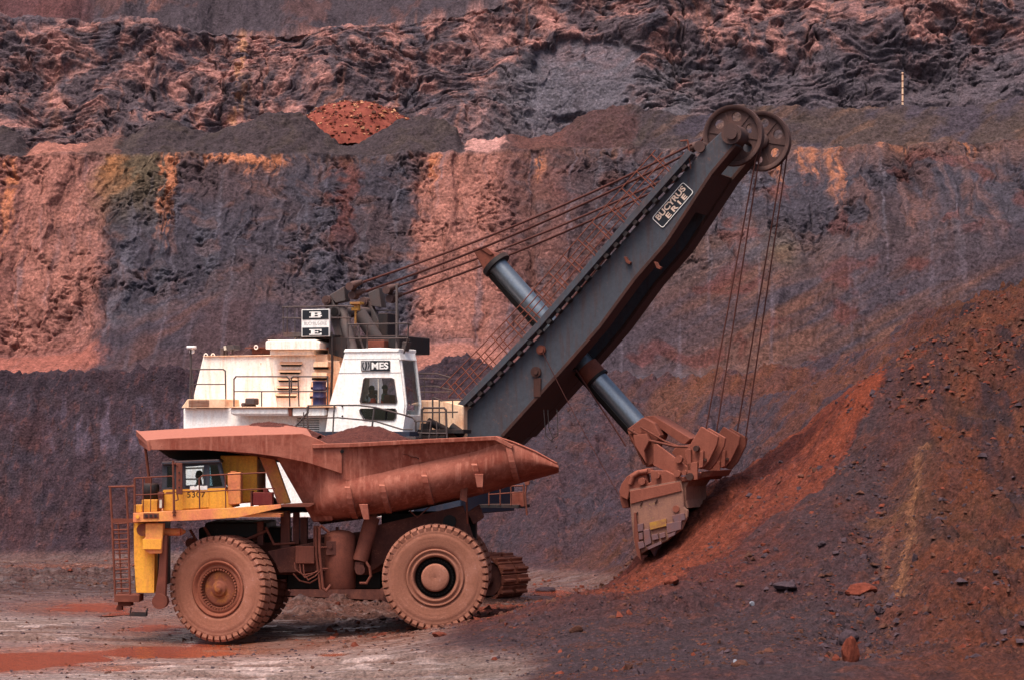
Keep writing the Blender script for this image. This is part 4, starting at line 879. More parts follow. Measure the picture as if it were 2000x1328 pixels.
m = tb(); m.pp([(363, 914, d0 + .1), (397, 913, d0 + .1), (397, 934, d0 + .1)], .03); m.pp([(363, 935, d0 + .1), (392, 935, d0 + .1)], .03); m.build('window_rail', M['lamp'], truck)
m = tb(); random.seed(3)
for k in range(12): u = 371 + k * 2.8; m.rect(u, 949.5 - random.random() * 2.5, u + 3.0, 955.2 + random.random(), d0 - .092, d0 - .088)
m.build('worn_sticker', M['letter'], truck)
e = T.p(318, 957, d0)
m = tb(); m.box(T.p(378, 950, 1)[0], T.p(396, 950, 1)[0], .5, 1.1, T.p(390, 962, .8)[2], T.p(390, 950, .8)[2]); m.prism([(397, 925), (402, 925), (404, 955), (397, 955)], .5, 1.1); m.build('driver_seat', M['interior'], truck, bevel=.03)
c0 = T.p(383, 965, d0 - .09); w5 = 36 / FPX * 80
text_mesh('5307', M['dark'], truck, (c0[0], c0[2]), w5, 11 / FPX * 80, R(.8), .008, .0, 'fleet_number', d0 - .087)
# behind the cab
m = tb(); m.prism([(444, 923), (470, 921), (470, 983), (452, 985), (446, 982)], -.05, .5); m.tube(T.p(456, 922, .2), T.p(456, 919, .2), .1, 12); m.build('yellow_locker', M['deck'], truck, bevel=.02)
m = tb(); m.prism([(430, 889), (502, 889), (502, 976), (458, 984), (440, 940)], .9, 1.0); m.prism([(436, 892), (502, 889), (502, 980), (450, 984)], 1.0, 3.6); m.build('control_cabinet', M['yellow'], truck, bevel=.02)
m = tb(); m.rect(493, 961, 532, 986, -.05, .45); m.rect(514, 953, 523, 961, .1, .3); m.build('red_box', M['redbox'], truck, bevel=.015)
m = tb(); m.rect(489, 958, 491.5, 988, -.1, .5); m.build('box_end_plate', M['rust'], truck)
for d_ in (1.0, 4.2):
    m = tb(); m.prism([(505, 889), (534, 889), (567, 982), (545, 984)], d_, d_ + .35); m.build('canopy_strut', M['deck'], truck, bevel=.02)
m = tb(); m.prism([(505, 940), (545, 985), (600, 985), (600, 1000), (505, 1000)], 3.0, 3.6); m.build('rear_deck_support', M['dark'], truck)

# ---- the load
def heap(name, F, lx0, lx1, y0, y1, zb, zt, seed, mat, parent=None, nx=110, ny=60, sharp=1.0, asym=0.0):
    X_, Y_ = np.meshgrid(np.linspace(0, 1, nx), np.linspace(0, 1, ny), indexing='ij')
    r = np.sqrt(((X_ - .5 + asym * .2) * 2) ** 2 * .95 + ((Y_ - .5) * 2) ** 2 * .9); xx = lx0 + (lx1 - lx0) * X_; yy = y0 + (y1 - y0) * Y_
    h = 1.0 - (r ** 1.6) + .0; h = np.maximum(h, -1.5)
    zz = zb + (zt - zb) * h * sharp + .08 * fbm(xx * 1.3, yy * 1.3, 4, seed) + .04 * ridge(xx * 4, yy * 4, 3, seed + 3)
    m = MB(); vs = np.stack([xx, yy, zz], -1).reshape(-1, 3).tolist(); fs = [(i * ny + j, (i + 1) * ny + j, (i + 1) * ny + j + 1, i * ny + j + 1) for i in range(nx - 1) for j in range(ny - 1)]
    m.add(vs, fs, True); return m.build(name, mat, parent)
me_, t, P = nodes('crushed_ore')
ge = N(t, 'ShaderNodeNewGeometry'); n1 = N(t, 'ShaderNodeTexNoise', Scale=3.0, Detail=9.0, Roughness=.7); t.links.new(ge.outputs['Position'], n1.inputs[0]); n2 = N(t, 'ShaderNodeTexNoise', Scale=14.0, Detail=5.0, Roughness=.7); t.links.new(ge.outputs['Position'], n2.inputs[0])
t.links.new(mix(t, 1.0, ramp(t, n1.outputs[0], .3, .7, lin((72, 40, 38)), lin((104, 60, 52))), ramp(t, n2.outputs[0], .3, .7, (.7,) * 3, (1.3,) * 3), 'MULTIPLY'), P.inputs['Base Color']); P.inputs['Roughness'].default_value = .95; P.inputs['Specular IOR Level'].default_value = .1
b = N(t, 'ShaderNodeBump', Strength=.9, Distance=.12); t.links.new(n2.outputs[0], b.inputs['Height']); t.links.new(b.outputs[0], P.inputs['Normal']); M['ore'] = me_
le = T.p(604, 850, CD)[0]; re_ = T.p(826, 850, CD)[0]
h2 = heap('ore_load', T, le, re_, .0, 5.6, T.p(700, 872, CD)[2], T.p(700, 833, CD)[2], 400, M['ore']); h2.location = TF.o; h2.rotation_euler.z = -TF.a
tag(h2, 'dark red ore heaped in the middle of the haul truck tray', 'ore heap')
le = T.p(432, 850, CD)[0]; re_ = T.p(622, 850, CD)[0]
h1 = heap('ore_spill', T, le, re_, 1.3, 5.2, T.p(500, 852, CD)[2], T.p(500, 824, CD)[2], 410, M['ore'], sharp=1.0); h1.location = TF.o; h1.rotation_euler.z = -TF.a
tag(h1, 'low pile of ore spilled on top of the truck canopy, ahead of the main load', 'ore heap')

# ================================================================== ROPE SHOVEL
S = SF
shovel = empty('rope_shovel', S.o, -S.a)
tag(shovel, 'huge white mining shovel with long dark grey boom digging the bank behind the truck', 'mining shovel')
def sb(): return MB(S)
def bd(m, name, mat, bevel=.015, parent=None): return m.build(name, M[mat], parent or shovel, bevel=bevel)

# ---- house
m = sb(); m.prism([(358, 797), (655, 797), (800, 842), (800, 1010), (358, 1010)], .0, 6.4); bd(m, 'machinery_house', 'whiter', .03)
m = sb(); m.prism([(354, 796), (366, 779), (440, 779), (440, 796)], -.25, 2.0); cw = bd(m, 'counterweight_hood', 'peach', .02)
m = sb()
for k in range(5): m.rect(368, 781 + k * 2.7, 408, 782.0 + k * 2.7, -.27, -.25)
bd(m, 'vent_grille', 'rust', 0, cw)
m = sb(); m.prism([(372, 797), (397, 695), (640, 691), (660, 797)], .9, 5.6); m2 = bd(m, 'upper_house', 'white', .03)
m = sb(); m.prism([(606, 797), (617, 693), (638, 692), (640, 704), (662, 704), (676, 797)], .75, 2.2); bd(m, 'filter_room', 'peach', .02)
m = sb(); m.prism([(536, 797), (518, 697), (525, 697), (543, 797)], .86, .9); bd(m, 'panel_seam', 'white', .01)
m = sb(); m.rect(396, 692, 640, 696, .82, 5.7); bd(m, 'roof_trim', 'peach', .01)
def hood(u0, u1, v, h=6):
    m = sb(); a = S.p(u0, v - h, .9); b = S.p(u1, v - h, .9); c = S.p(u0 - 1, v - 2, .66); e = S.p(u1, v - 2, .66)
    vs = [(a[0], .9, a[2]), (b[0], .9, b[2]), (e[0], .66, e[2]), (c[0], .66, c[2]), (a[0], .9, a[2] - .03), (b[0], .9, b[2] - .03), (e[0], .66, e[2] - .03), (c[0], .66, c[2] - .03)]
    m.add(vs, [(0, 1, 2, 3), (4, 7, 6, 5), (2, 6, 7, 3), (0, 3, 7, 4), (1, 5, 6, 2)]); m.build('louvre', M['peach'], m2)
    m = sb(); m.prism([(u0, v - 2), (u1 - 3, v - 2.5), (u1, v - 1), (u1 - 4, v + 3), (u0 + 3, v + 3)], .86, .9); m.build('louvre_slot', M['black'], m2)
for u0, u1, v in ((547, 590, 712), (545, 588, 727), (542, 585, 742.5), (540, 582, 758), (538, 580, 773)): hood(u0, u1, v)
for u0, u1, v in ((611, 640, 716), (608, 638, 737), (606, 640, 755), (604, 636, 773)):
    m = sb(); m.prism([(u0 + 2, v - 10), (u1 + 1, v - 10), (u1, v), (u0, v)], .45, .74); m.build('louvre', M['peach'], m2, bevel=.01); m = sb(); m.rect(u0 + 1, v, u1, v + 5, .68, .745); m.build('louvre_slot', M['black'], m2)
m = sb(); m.prism([(522, 664), (615, 663), (624, 668), (624, 682), (518, 682), (518, 668)], .3, 3.0); m.rect(527, 682, 612, 694, .6, 2.7); bd(m, 'roof_ventilator', 'white', .03)
m = sb(); m.prism([(641, 797), (640, 688), (640, 681), (670, 679), (675, 688), (655, 797)], 1.0, 2.6); bd(m, 'exhaust_room', 'peach', .02)
m = sb(); m.rect(636, 677, 672, 681, .9, 2.7); bd(m, 'duct_cap', 'rust', .01)
m = sb(); m.pp([(649, 655, .5), (649, 722, .5), (646, 782, .5)], .05, 8); bd(m, 'vertical_pipe', 'dark', 0)
m = sb(); m.rect(478, 678, 518, 680, 1.2, 2.6); m.rect(492, 680, 512, 692, 1.4, 2.4); bd(m, 'roof_box', 'rust', .01)
for u, v in ((402, 694), (580, 662), (500, 678), (416, 694)):
    m = sb(); c = S.p(u, v, 1.2)
    for k in range(8):
        a0, a1 = math.pi * 2 * k / 8, math.pi * 2 * (k + 1) / 8; m.tube((c[0] + .07 * math.cos(a0), 1.2, c[2] + .07 * math.sin(a0)), (c[0] + .07 * math.cos(a1), 1.2, c[2] + .07 * math.sin(a1)), .022, 6)
    bd(m, 'lifting_eye', 'white', 0)
m = sb(); m.prism([(436, 675), (455, 673), (457, 682), (437, 685)], 1.3, 1.9); m.rect(430, 679, 436, 694, 1.5, 1.8); m.rect(440, 684, 443, 694, 1.5, 1.6); m.rect(452, 683, 454, 694, 1.5, 1.6); fl_ = bd(m, 'floodlight', 'gantry', .015)
m = sb(); m.prism([(436.5, 676), (441, 675), (442, 683), (437.5, 684)], 1.28, 1.3); m.build('lamp_glass', M['lamp'], fl_)
# walkway lamps / edge
m = sb(); m.prism([(449, 795), (565, 795), (565, 811), (452, 811), (447, 803)], -.75, .0); m.prism([(568, 796), (637, 796), (637, 812), (568, 812)], -.75, .0); bd(m, 'fender_tank', 'whiter', .08)
m = sb(); m.rect(440, 793, 655, 796, -.85, .9); bd(m, 'walkway', 'peach', .01)
m = sb(); m.prism([(562, 796), (569, 794), (570, 812), (564, 812)], -.8, -.1); bd(m, 'rusty_joint', 'rust', .01)
m = sb()
for k in range(7): m.rect(580, 816 + k * 4.2, 623, 817.6 + k * 4.2, -.02, .0)
bd(m, 'lower_vent_grille', 'dark', 0)
m = sb(); m.rect(478, 777, 497, 790, -.5, -.1); m.rect(480, 790, 495, 794, -.45, -.15); m.rect(470, 786, 478, 794, -.4, 0); bd(m, 'winch_motor', 'gantry', .05)
m = sb(); m.rect(592, 842, 800, 858, -.9, -.0); bd(m, 'base_frame', 'navy', .01)
m = sb(); m.prism([(590, 855), (680, 855), (800, 860), (900, 862), (900, 1005), (640, 1010)], .4, 6.0); bd(m, 'revolving_frame', 'navy', .03)
# railings on the house
def rl(name, segs, mat='gantry'):
    m = sb()
    for pts, r in segs: m.pp(pts, r, 6)
    return bd(m, name, mat, 0)
rl('guard_rail', [([(371, 721, -.1), (436, 721, -.1), (440, 724, -.1), (441, 779, -.1)], .028), ([(372, 750, -.1), (440, 750, -.1)], .024), ([(373, 684, -.1), (373, 721, -.1), (371, 778, -.1)], .04), ([(378, 778, -.1), (376, 730, -.1)], .024)])
m = sb(); m.disc(374, 686, -.12, -.05, .09, 12); c = S.p(374, 681, -.1); m.lathe([(0, 0), (.18, 0), (.18, .1), (0, .1)], (c[0], -.1, c[2]), 20, 'z'); bd(m, 'mast_lamp', 'whiter', 0)
rl('guard_rail', [([(457, 794, -.8), (457, 740, -.8), (461, 735, -.8), (560, 735, -.8), (565, 740, -.8), (566, 794, -.8)], .028), ([(457, 764, -.8), (566, 764, -.8)], .024), ([(511, 764, -.8), (511, 794, -.8)], .024)])
rl('guard_rail', [([(569, 765, -.8), (569, 738, -.8), (573, 735, -.8), (640, 735, -.8), (640, 794, -.8)], .028), ([(570, 764, -.8), (640, 764, -.8)], .024), ([(582, 735, -.8), (584, 794, -.8)], .024)])
rl('stair_rail', [([(568, 842, -1.3), (601, 805, -1.3), (602, 792, -1.3), (660, 791, -1.3), (700, 791, -1.3), (733, 795, -1.3), (790, 810, -1.3), (806, 815, -1.1), (814, 823, -1.1)], .034), ([(582, 850, -1.3), (602, 832, -1.3)], .03),
                  ([(598, 816, -1.3), (660, 815, -1.3), (705, 819, -1.3), (733, 822, -1.3), (785, 838, -1.3), (806, 838, -1.2)], .03), ([(653, 792, -1.3), (650, 845, -1.3)], .028), ([(731, 797, -1.3), (727, 832, -1.3)], .034), ([(600, 794, -1.3), (601, 850, -1.3)], .028), ([(593, 805, -1.3), (593, 850, -1.3)], .024)])
m = sb(); a = S.p(605, 852, -1.4); b = S.p(812, 856, -1.4); m.box(a[0], b[0], -1.4, -.9, a[2] - .1, a[2]); bd(m, 'side_walkway', 'gantry', .01)

# ---- operator cab (near wall, sloping front)
cw0, cw1 = -.75, .75
wn = [(711, 741), (714, 738.5), (763, 738.5), (768, 741), (774, 782), (772, 787), (706, 786), (704, 782)]; wl = [(706, 797.5), (770, 797.5), (773, 802), (772, 815), (767, 820), (712, 819), (704, 806), (703, 801)]
wall = [(674, 687), (777, 686), (783, 727), (790, 790), (783, 856), (628, 858), (636, 840), (643, 790), (662, 728)]
m = sb(); m.prism(wall, cw0, cw0 + .08, [wn, wl]); bd(m, 'cab_wall', 'whiter', .008)
fq = [(690, 735), (772, 735), (778, 800), (684, 800)]  # opening in the unseen far wall, added to light the cab interior
cp_ = [(S.p(u, v, cw0)[0], S.p(u, v, cw0)[2]) for u, v in wall]
m = sb(); m.prism2(cp_, cw1, cw1 + .08, [[(S.p(u, v, cw0)[0], S.p(u, v, cw0)[2]) for u, v in fq]]); bd(m, 'cab_wall', 'whiter', .01)
def strip(m, i0, i1, th=.06, y0=cw0 + .08, y1=cw1):
    (x0, z0), (x1, z1) = cp_[i0], cp_[i1]; m.bar((x0, (y0 + y1) / 2, z0), (x1, (y0 + y1) / 2, z1), y1 - y0, th)
m = sb(); strip(m, 8, 0); strip(m, 7, 8); strip(m, 6, 7); bd(m, 'cab_rear_wall', 'peach', .005)
m = sb(); m.prism2([(cp_[0][0] - .05, cp_[0][1] - .02), (cp_[1][0] + .05, cp_[1][1] - .02), (cp_[1][0] + .05, cp_[1][1] + .10), (cp_[0][0] - .0, cp_[0][1] + .10)], cw0 - .04, cw1 + .12); bd(m, 'cab_roof', 'whiter', .02)
(xa, za), (xb, zb_), (xc, zc), (xd, zd) = cp_[1], cp_[2], cp_[3], cp_[4]
m = sb(); m.bar((xa, 0, za), (xb + (xa - xb) * .25, 0, zb_ + (za - zb_) * .6), cw1 - cw0, .06); m.bar((xc, 0, zc - .35), (xd, 0, zd), cw1 - cw0, .06)
for yy in (cw0 + .11, cw1 - .03):
    m.bar((xa, yy, za), (xb, yy, zb_), .08, .1); m.bar((xb, yy, zb_), (xc, yy, zc), .08, .1); m.bar((xc, yy, zc), (xd, yy, zd), .08, .1)
bd(m, 'windscreen_frame', 'whiter', .006)
m = sb(); vs = [(xa, cw0 + .15, za), (xa, cw1 - .07, za), (xc, cw1 - .07, zc - .3), (xc, cw0 + .15, zc - .3)]
for (p_, q_) in (((xa, za), (xb, zb_)), ((xb, zb_), (xc, zc))): m.add([(p_[0], cw0 + .15, p_[1]), (p_[0], cw1 - .07, p_[1]), (q_[0], cw1 - .07, q_[1]), (q_[0], cw0 + .15, q_[1])], [(0, 1, 2, 3)])
m.build('windscreen', M['glassd'], shovel)
m = sb(); m.box(xc - 1.7, xc - .1, cw0 + .1, cw1 - .02, zc - .5, zc - .42); bd(m, 'cab_floor', 'interior', 0)
m = sb(); g_ = S.p(748, 780, .4); m.box(g_[0] - .25, g_[0] + .25, -.1, .4, zc - .42, g_[2] - .25); m.box(g_[0] - .3, g_[0] - .2, -.1, .4, g_[2] - .25, g_[2] + .35); bd(m, 'operator_seat', 'interior', .03)
m = sb(); q = S.p(768, 760, .3); m.box(q[0] - .12, q[0] + .1, -.3, .3, zc - .42, q[2] - .2); bd(m, 'control_desk', 'rust', .03)
for wq, nm in ((wn, 'upper'), (wl, 'lower')):
    m = sb(); m.prism(wq, cw0 + .03, cw0 + .036); win_ = m.build('side_window', M['glass' if nm == 'upper' else 'glassd'], shovel)
    cxy = (sum(p[0] for p in wq) / len(wq), sum(p[1] for p in wq) / len(wq)); out_ = [(cxy[0] + (u - cxy[0]) * 1.05, cxy[1] + (v - cxy[1]) * 1.06) for u, v in wq]
    m = sb(); m.prism(out_, cw0 - .03, cw0, [wq]); m.build('window_seal', M['gantry'], win_)
m = sb(); m.rect(738, 738.5, 739.4, 787, cw0 - .02, cw0 + .03); bd(m, 'window_bar', 'lamp', 0)
m = sb(); m.rect(660, 727, 784, 728.4, cw0 - .012, cw0); m.rect(672, 700, 780, 701, cw0 - .01, cw0); bd(m, 'cab_seam', 'gantry', 0)
for u, v in ((668, 793), (668, 812)):
    m = sb(); m.disc(u, v, cw0 - .05, cw0, .03, 8); bd(m, 'cab_hinge', 'dark', 0)
# maker plate on the cab
m = sb(); m.prism([(705, 705), (706, 704), (760, 704), (761, 705), (761, 723), (760, 724), (706, 724), (705, 723)], cw0 - .05, cw0 - .01); pl = bd(m, 'nameplate', 'sign', 0); pl['label'] = 'dark plate reading MES in white'
m = sb(); m.rect(706, 705, 723, 723, cw0 - .06, cw0 - .05); m.build('logo_panel', M['paleletter'], pl)
m = sb()
for k, q in enumerate(([(708, 707), (711, 707), (709, 714), (712, 721), (709, 721), (707, 714)], [(713, 706), (716, 706), (717, 713), (715, 722), (712, 722), (714, 714)], [(718, 707), (721, 706), (722, 714), (719, 721), (717.6, 721), (719.6, 713)])): m.prism(q, cw0 - .066, cw0 - .06)
m.build('logo_mark', M['sign'], pl)
c = S.p(742, 714, cw0 - .06); text_mesh('MES', M['letter'], pl, (c[0], c[2]), S.p(758, 714, cw0)[0] - S.p(725.5, 714, cw0)[0], 13.5 / FPX * 95, 0, .012, .03, 'lettering', cw0 - .052)
# cab roof clutter
m = sb(); m.prism([(714, 680), (742, 679), (762, 680), (762, 682), (744, 683), (742, 686), (712, 686)], -.2, .5); bd(m, 'roof_hatch', 'whiter', .01)
m = sb(); m.prism([(786, 666), (796, 667), (790, 686), (783, 685)], -.3, .1); bd(m, 'spotlight', 'gantry', .02)
rl('roof_rail', [([(680, 686, -.7), (680, 634, -.7), (795, 632, -.7), (802, 634, -.2)], .028), ([(680, 661, -.7), (796, 661, -.7), (800, 664, 0)], .028), ([(717, 686, -.7), (717, 660, -.6), (717, 634, -.6)], .024), ([(775, 686, -.7), (775, 560, -.2)], .05), ([(798, 634, -.5), (796, 662, -.5), (789, 690, -.5)], .028), ([(693, 634, -.6), (712, 686, -.6)], .035), ([(702, 636, -.6), (702, 660, -.6)], .02)])

# ---- rear gantry, A frame, sign
m = sb(); m.rect(553, 648, 650, 658, .6, .64); a = S.p(553, 658, .6); b = S.p(650, 658, .6); m.box(a[0], b[0], .64, 4.6, a[2], a[2] + .06); bd(m, 'gantry_platform', 'gantry', .005)
m = sb(); m.prism([(643, 658), (680, 660), (672, 700), (641, 690)], .7, .8); m.prism([(590, 659), (650, 659), (650, 663), (590, 663)], .7, 2.4); bd(m, 'gantry_support', 'dark', .005)
rl('gantry_rail', [([(552, 600, .6), (606, 599.5, .6), (655, 598, .6), (690, 599, .7)], .03), ([(552, 621, .6), (590, 622, .6)], .028), ([(643, 621, .6), (684, 621, .7)], .028), ([(552, 600, .6), (552, 600, 4.4)], .03), ([(552, 621, .6), (552, 621, 4.4)], .024), ([(552, 600, 4.4), (655, 599, 4.4)], .03)] +
   [([(u, 600, d), (u, 652, d)], .018) for u, d in ((561, .6), (576, .6), (553, 2.5), (553, 4.4), (590, 4.4), (620, 4.4), (678, .7))])
m = sb(); m.rect(589, 604, 643, 658, .40, .50); sg = bd(m, 'sign_board', 'letter', .005); sg['label'] = 'black sign with a white B over a white band over a white E'
m = sb(); m.rect(590.5, 605.5, 641.5, 624.5, .385, .40); m.build('sign_panel', M['sign'], sg)
m = sb(); m.rect(590.5, 639.5, 641.5, 656.5, .385, .40); m.build('sign_panel', M['sign'], sg)
def slab(letter, u0, v0, w_, h_):
    m = sb(); R_ = lambda a, b, c, e: m.rect(u0 + a * w_, v0 + b * h_, u0 + c * w_, v0 + e * h_, .37, .385)
    if letter == 'E':
        R_(0, 0, 1, .2); R_(0, .8, 1, 1); R_(.14, .201, .44, .799); R_(.441, .42, .72, .58); R_(.86, .201, 1, .36); R_(.86, .64, 1, .799); R_(.66, .34, .72, .419); R_(.66, .581, .72, .66)
    else:
        R_(0, 0, .88, .19); R_(0, .81, .88, 1); R_(.14, .191, .42, .809); R_(.421, .41, .86, .57); R_(.64, .191, .93, .409); R_(.67, .571, .98, .809)
    m.build('lettering', M['letter'], sg)
slab('B', 604, 609, 25, 12); slab('E', 604, 643, 24, 11.5)
c = S.p(616, 632, .39); text_mesh('BUCYRUS-ERIE', M['paleletter'], sg, (c[0], c[2]), S.p(638, 632, .39)[0] - S.p(594, 632, .39)[0], .12, 0, .006, .0, 'lettering', .399)
for off in (0, 1):
    d = 1.3 if off == 0 else 4.3
    pl1 = [(643, 577), (672, 560), (674, 588), (655, 592)] if off == 0 else [(718, 573), (740, 562), (745, 601), (725, 598)]
    bs = (636.5, 587) if off == 0 else (709, 590)
    m = sb(); m.prism(pl1, d, d + .5); bd(m, 'equalizer_plate', 'gantry', .02)
    m = sb(); m.disc(bs[0], bs[1], d - .15, d + .65, .17, 20); m.disc(bs[0], bs[1], d - .2, d - .15, .09, 12); bd(m, 'gantry_pin', 'sheave', .01)
    m = sb()
    if off == 0: m.prism([(632, 580), (640, 577), (648, 583), (660, 612), (670, 660), (655, 660), (643, 615), (632, 598)], d, d + .3)
    else: m.prism([(703, 583), (712, 580), (722, 590), (738, 625), (758, 668), (742, 668), (722, 625), (705, 598)], d, d + .3)
    bd(m, 'gantry_leg', 'gantry', .02)
    m = sb(); m.tube(S.p(*( (668, 606, 1.6) if off == 0 else (702, 612, 3.0))), S.p(*((690, 690, .9) if off == 0 else (753, 690, 3.2))), .2 if off == 0 else .26, 18); bd(m, 'gantry_strut', 'gantry', 0)
m = sb(); m.tube(S.p(650, 609, 1.2), S.p(722, 611, 4.6), .2, 20); m.tube(S.p(652, 609, 1.1), S.p(652, 609, 1.25), .24, 20); bd(m, 'cross_tube', 'gantry', 0)
m = sb(); m.disc(652, 609, 1.06, 1.12, .15, 16); bd(m, 'tube_bore', 'black', 0)
m = sb(); m.tube(S.p(680, 615, 2.0), S.p(678, 690, 1.6), .1, 12); m.tube(S.p(690, 640, 2.0), S.p(694, 690, 1.6), .1, 12); m.tube(S.p(664, 615, 2.0), S.p(672, 690, 2), .13, 12); bd(m, 'gantry_brace', 'gantry', 0)
m = sb(); m.rect(739, 612, 757, 664, 3.4, 4.4); bd(m, 'ladder_cabinet', 'dark', .02)
rl('gantry_rail', [([(730, 607, 4.6), (778, 607, 4.6)], .024), ([(730, 627, 4.6), (778, 627, 4.6)], .024), ([(778, 605, 4.6), (778, 665, 4.6)], .02), ])
m = sb(); m.rect(683, 590, 703, 595, .9, 1.3); m.rect(686, 595, 700, 607, 1.0, 1.2); m.rect(692, 607, 695, 640, 1.05, 1.15); bl = bd(m, 'beacon_lamp', 'ochre', .01)
m = sb(); m.rect(655, 655, 780, 690, 1.6, 4.6); bd(m, 'winch_house', 'dark', .03)
m = sb(); m.rect(718, 664, 750, 684, 1.2, 1.6); bd(m, 'winch_cover', 'rust', .02)

# ---- front deck at right of the cab
m = sb(); m.prism([(818, 781), (862, 781), (905, 792), (905, 862), (812, 862)], 1.2, 3.2); bd(m, 'front_cabinet', 'peach', .03)
m = sb(); m.rect(815, 838, 905, 846, .4, 1.2); m.rect(806, 850, 870, 860, .2, .5); bd(m, 'front_platform', 'dark', .01)
rl('front_rail', [([(808, 729, 3.3), (852, 729, 3.3), (880, 737, 3.3)], .03), ([(810, 738, 2.4), (870, 740, 2.4)], .026), ([(812, 754, 3.3), (852, 754, 3.3), (884, 762, 3.3)], .03), ([(812, 765, 2.4), (880, 765, 2.4)], .026), ([(829, 729, 3.3), (829, 781, 3.3)], .016), ([(876, 738, 3.3), (876, 790, 3.3)], .016)])
rl('front_rail', [([(824, 822, .2), (824, 800, .2), (828, 796, .2), (867, 796, .2), (871, 800, .2), (873, 858, .2)], .04), ([(848, 776, .9), (862, 782, .9), (904, 780, .9)], .03), ([(845, 776, .9), (845, 822, .9)], .03), ([(858, 782, .9), (858, 858, .9)], .026), ([(884, 782, .9), (884, 815, .9)], .024), ([(824, 805, .6), (893, 804, .6)], .028),
                  ([(810, 822, -.1), (842, 822, -.1), (838, 858, -.1)], .03), ([(812, 822, -.1), (812, 845, -.1), (850, 846, -.1), (872, 846, .2)], .03), ([(826, 822, .0), (822, 858, .0)], .024), ([(853, 822, .1), (853, 856, .1)], .024)])
m = sb(); m.tube(S.p(836, 822, .7), S.p(872, 840, 1.2), .14, 12); m.tube(S.p(880, 832, .9), S.p(905, 850, 1.0), .16, 14); m.rect(822, 826, 836, 858, .5, .9); bd(m, 'boom_foot_bracket', 'dark', .01)
# boarding step frame seen below the tray tail
m = sb(); m.rect(935, 985, 1013, 991, 1.0, 2.2); bd(m, 'boarding_platform', 'dark', .01)
m = sb(); m.rect(1000, 960, 1025, 988, 1.2, 1.24); bd(m, 'boarding_panel', 'tray', .005)
rl('boarding_rail', [([(955, 985, 1.0), (955, 950, 1.0), (1022, 948, 1.0), (1024, 987, 1.0)], .03), ([(955, 965, 1.0), (1022, 960, 1.0)], .026), ([(977, 985, 1.0), (977, 950, 1.0)], .026), ([(998, 985, 1.0), (998, 950, 1.0)], .026)], 'rust')
m = sb(); m.pp([(1029, 934, 1.0), (1026, 965, 1.0), (1029, 1004, 1.0)], .035); m.disc(1029, 942, .95, 1.05, .09, 12); bd(m, 'hook_rod', 'rust', 0)

# ---- boom
BT = [(880, 846), (906, 808), (985, 728), (1065, 645), (1244, 440), (1340, 332), (1383, 282), (1412, 255), (1428, 247)]
BB = [(1441, 272), (1436, 284), (1389, 340), (1300, 476), (1240, 545), (1171, 639), (1098, 722), (981, 851), (930, 900), (875, 900)]
B0, B1, GW = 1.6, 5.0, .75
bp = [(S.p(u, v, B0)[0], S.p(u, v, B0)[2]) for u, v in BT + BB]
nT = len(BT)
# girder outline; the far girder is the same shape 
web_t = .06
for nm, ya, yb2 in (('near', B0, B0 + GW), ('far', B1 - GW, B1)):
    m = sb(); m.prism2(bp, ya, yb2); bd(m, 'boom_girder', 'boom', .02)
def offs(pts, o):
    r = []
    for i in range(len(pts)):
        a = Vector(pts[max(i - 1, 0)]); b = Vector(pts[min(i + 1, len(pts) - 1)]); t_ = (b - a).normalized(); r.append((pts[i][0] - t_.y * o, pts[i][1] + t_.x * o))
    return r
lowl = bp[nT + 1:nT + 8]                                # lower edge from the head down
for nm, ya, yb2 in (('near', B0 - .05, B0 + GW + .1), ('far', B1 - GW - .1, B1 + .05)):
    m = sb()
    for p_, q_ in zip(lowl[:-1], lowl[1:]): m.bar((p_[0], (ya + yb2) / 2, p_[1]), (q_[0], (ya + yb2) / 2, q_[1]), yb2 - ya, .12)
    bd(m, 'boom_flange', 'boomdark', .01)
# closing plates between the girders
def mid_plate(i0, i1, name='boom_closing_plate', mat='boomdark', dz=.0):
    m = sb(); p_, q_ = bp[i0], bp[i1]; m.bar((p_[0], (B0 + B1) / 2, p_[1] + dz), (q_[0], (B0 + B1) / 2, q_[1] + dz), B1 - B0 - 2 * GW, .1); bd(m, name, mat, 0)
mid_plate(nT + 6, nT + 7); mid_plate(nT + 7, nT + 8)
p_, q_ = bp[nT + 2], bp[nT + 3]; m = sb(); e_ = (p_[0] + (q_[0] - p_[0]) * .55, p_[1] + (q_[1] - p_[1]) * .55); m.bar((p_[0], (B0 + B1) / 2, p_[1] + .1), (e_[0], (B0 + B1) / 2, e_[1] + .1), B1 - B0 - 2 * GW, .1); bd(m, 'boom_closing_plate', 'boomdark', 0)
for i in range(1, 5): mid_plate(i, i + 1, 'boom_top_plate', 'boom', -.15)
# head fork : sheave cut at the tip between girders is left open
m = sb(); m.disc(1428, 262, B0 - .12, B0 + GW + .1, .36, 32); m.disc(1428, 262, B0 - .26, B0 - .12, .19, 20); bd(m, 'head_boss', 'sheave', .015)
m = sb(); c = S.p(1428, 262, B0); m.tube((c[0], B0, c[2]), (c[0], B1 + .4, c[2]), .16, 16); bd(m, 'head_shaft', 'dark', 0)
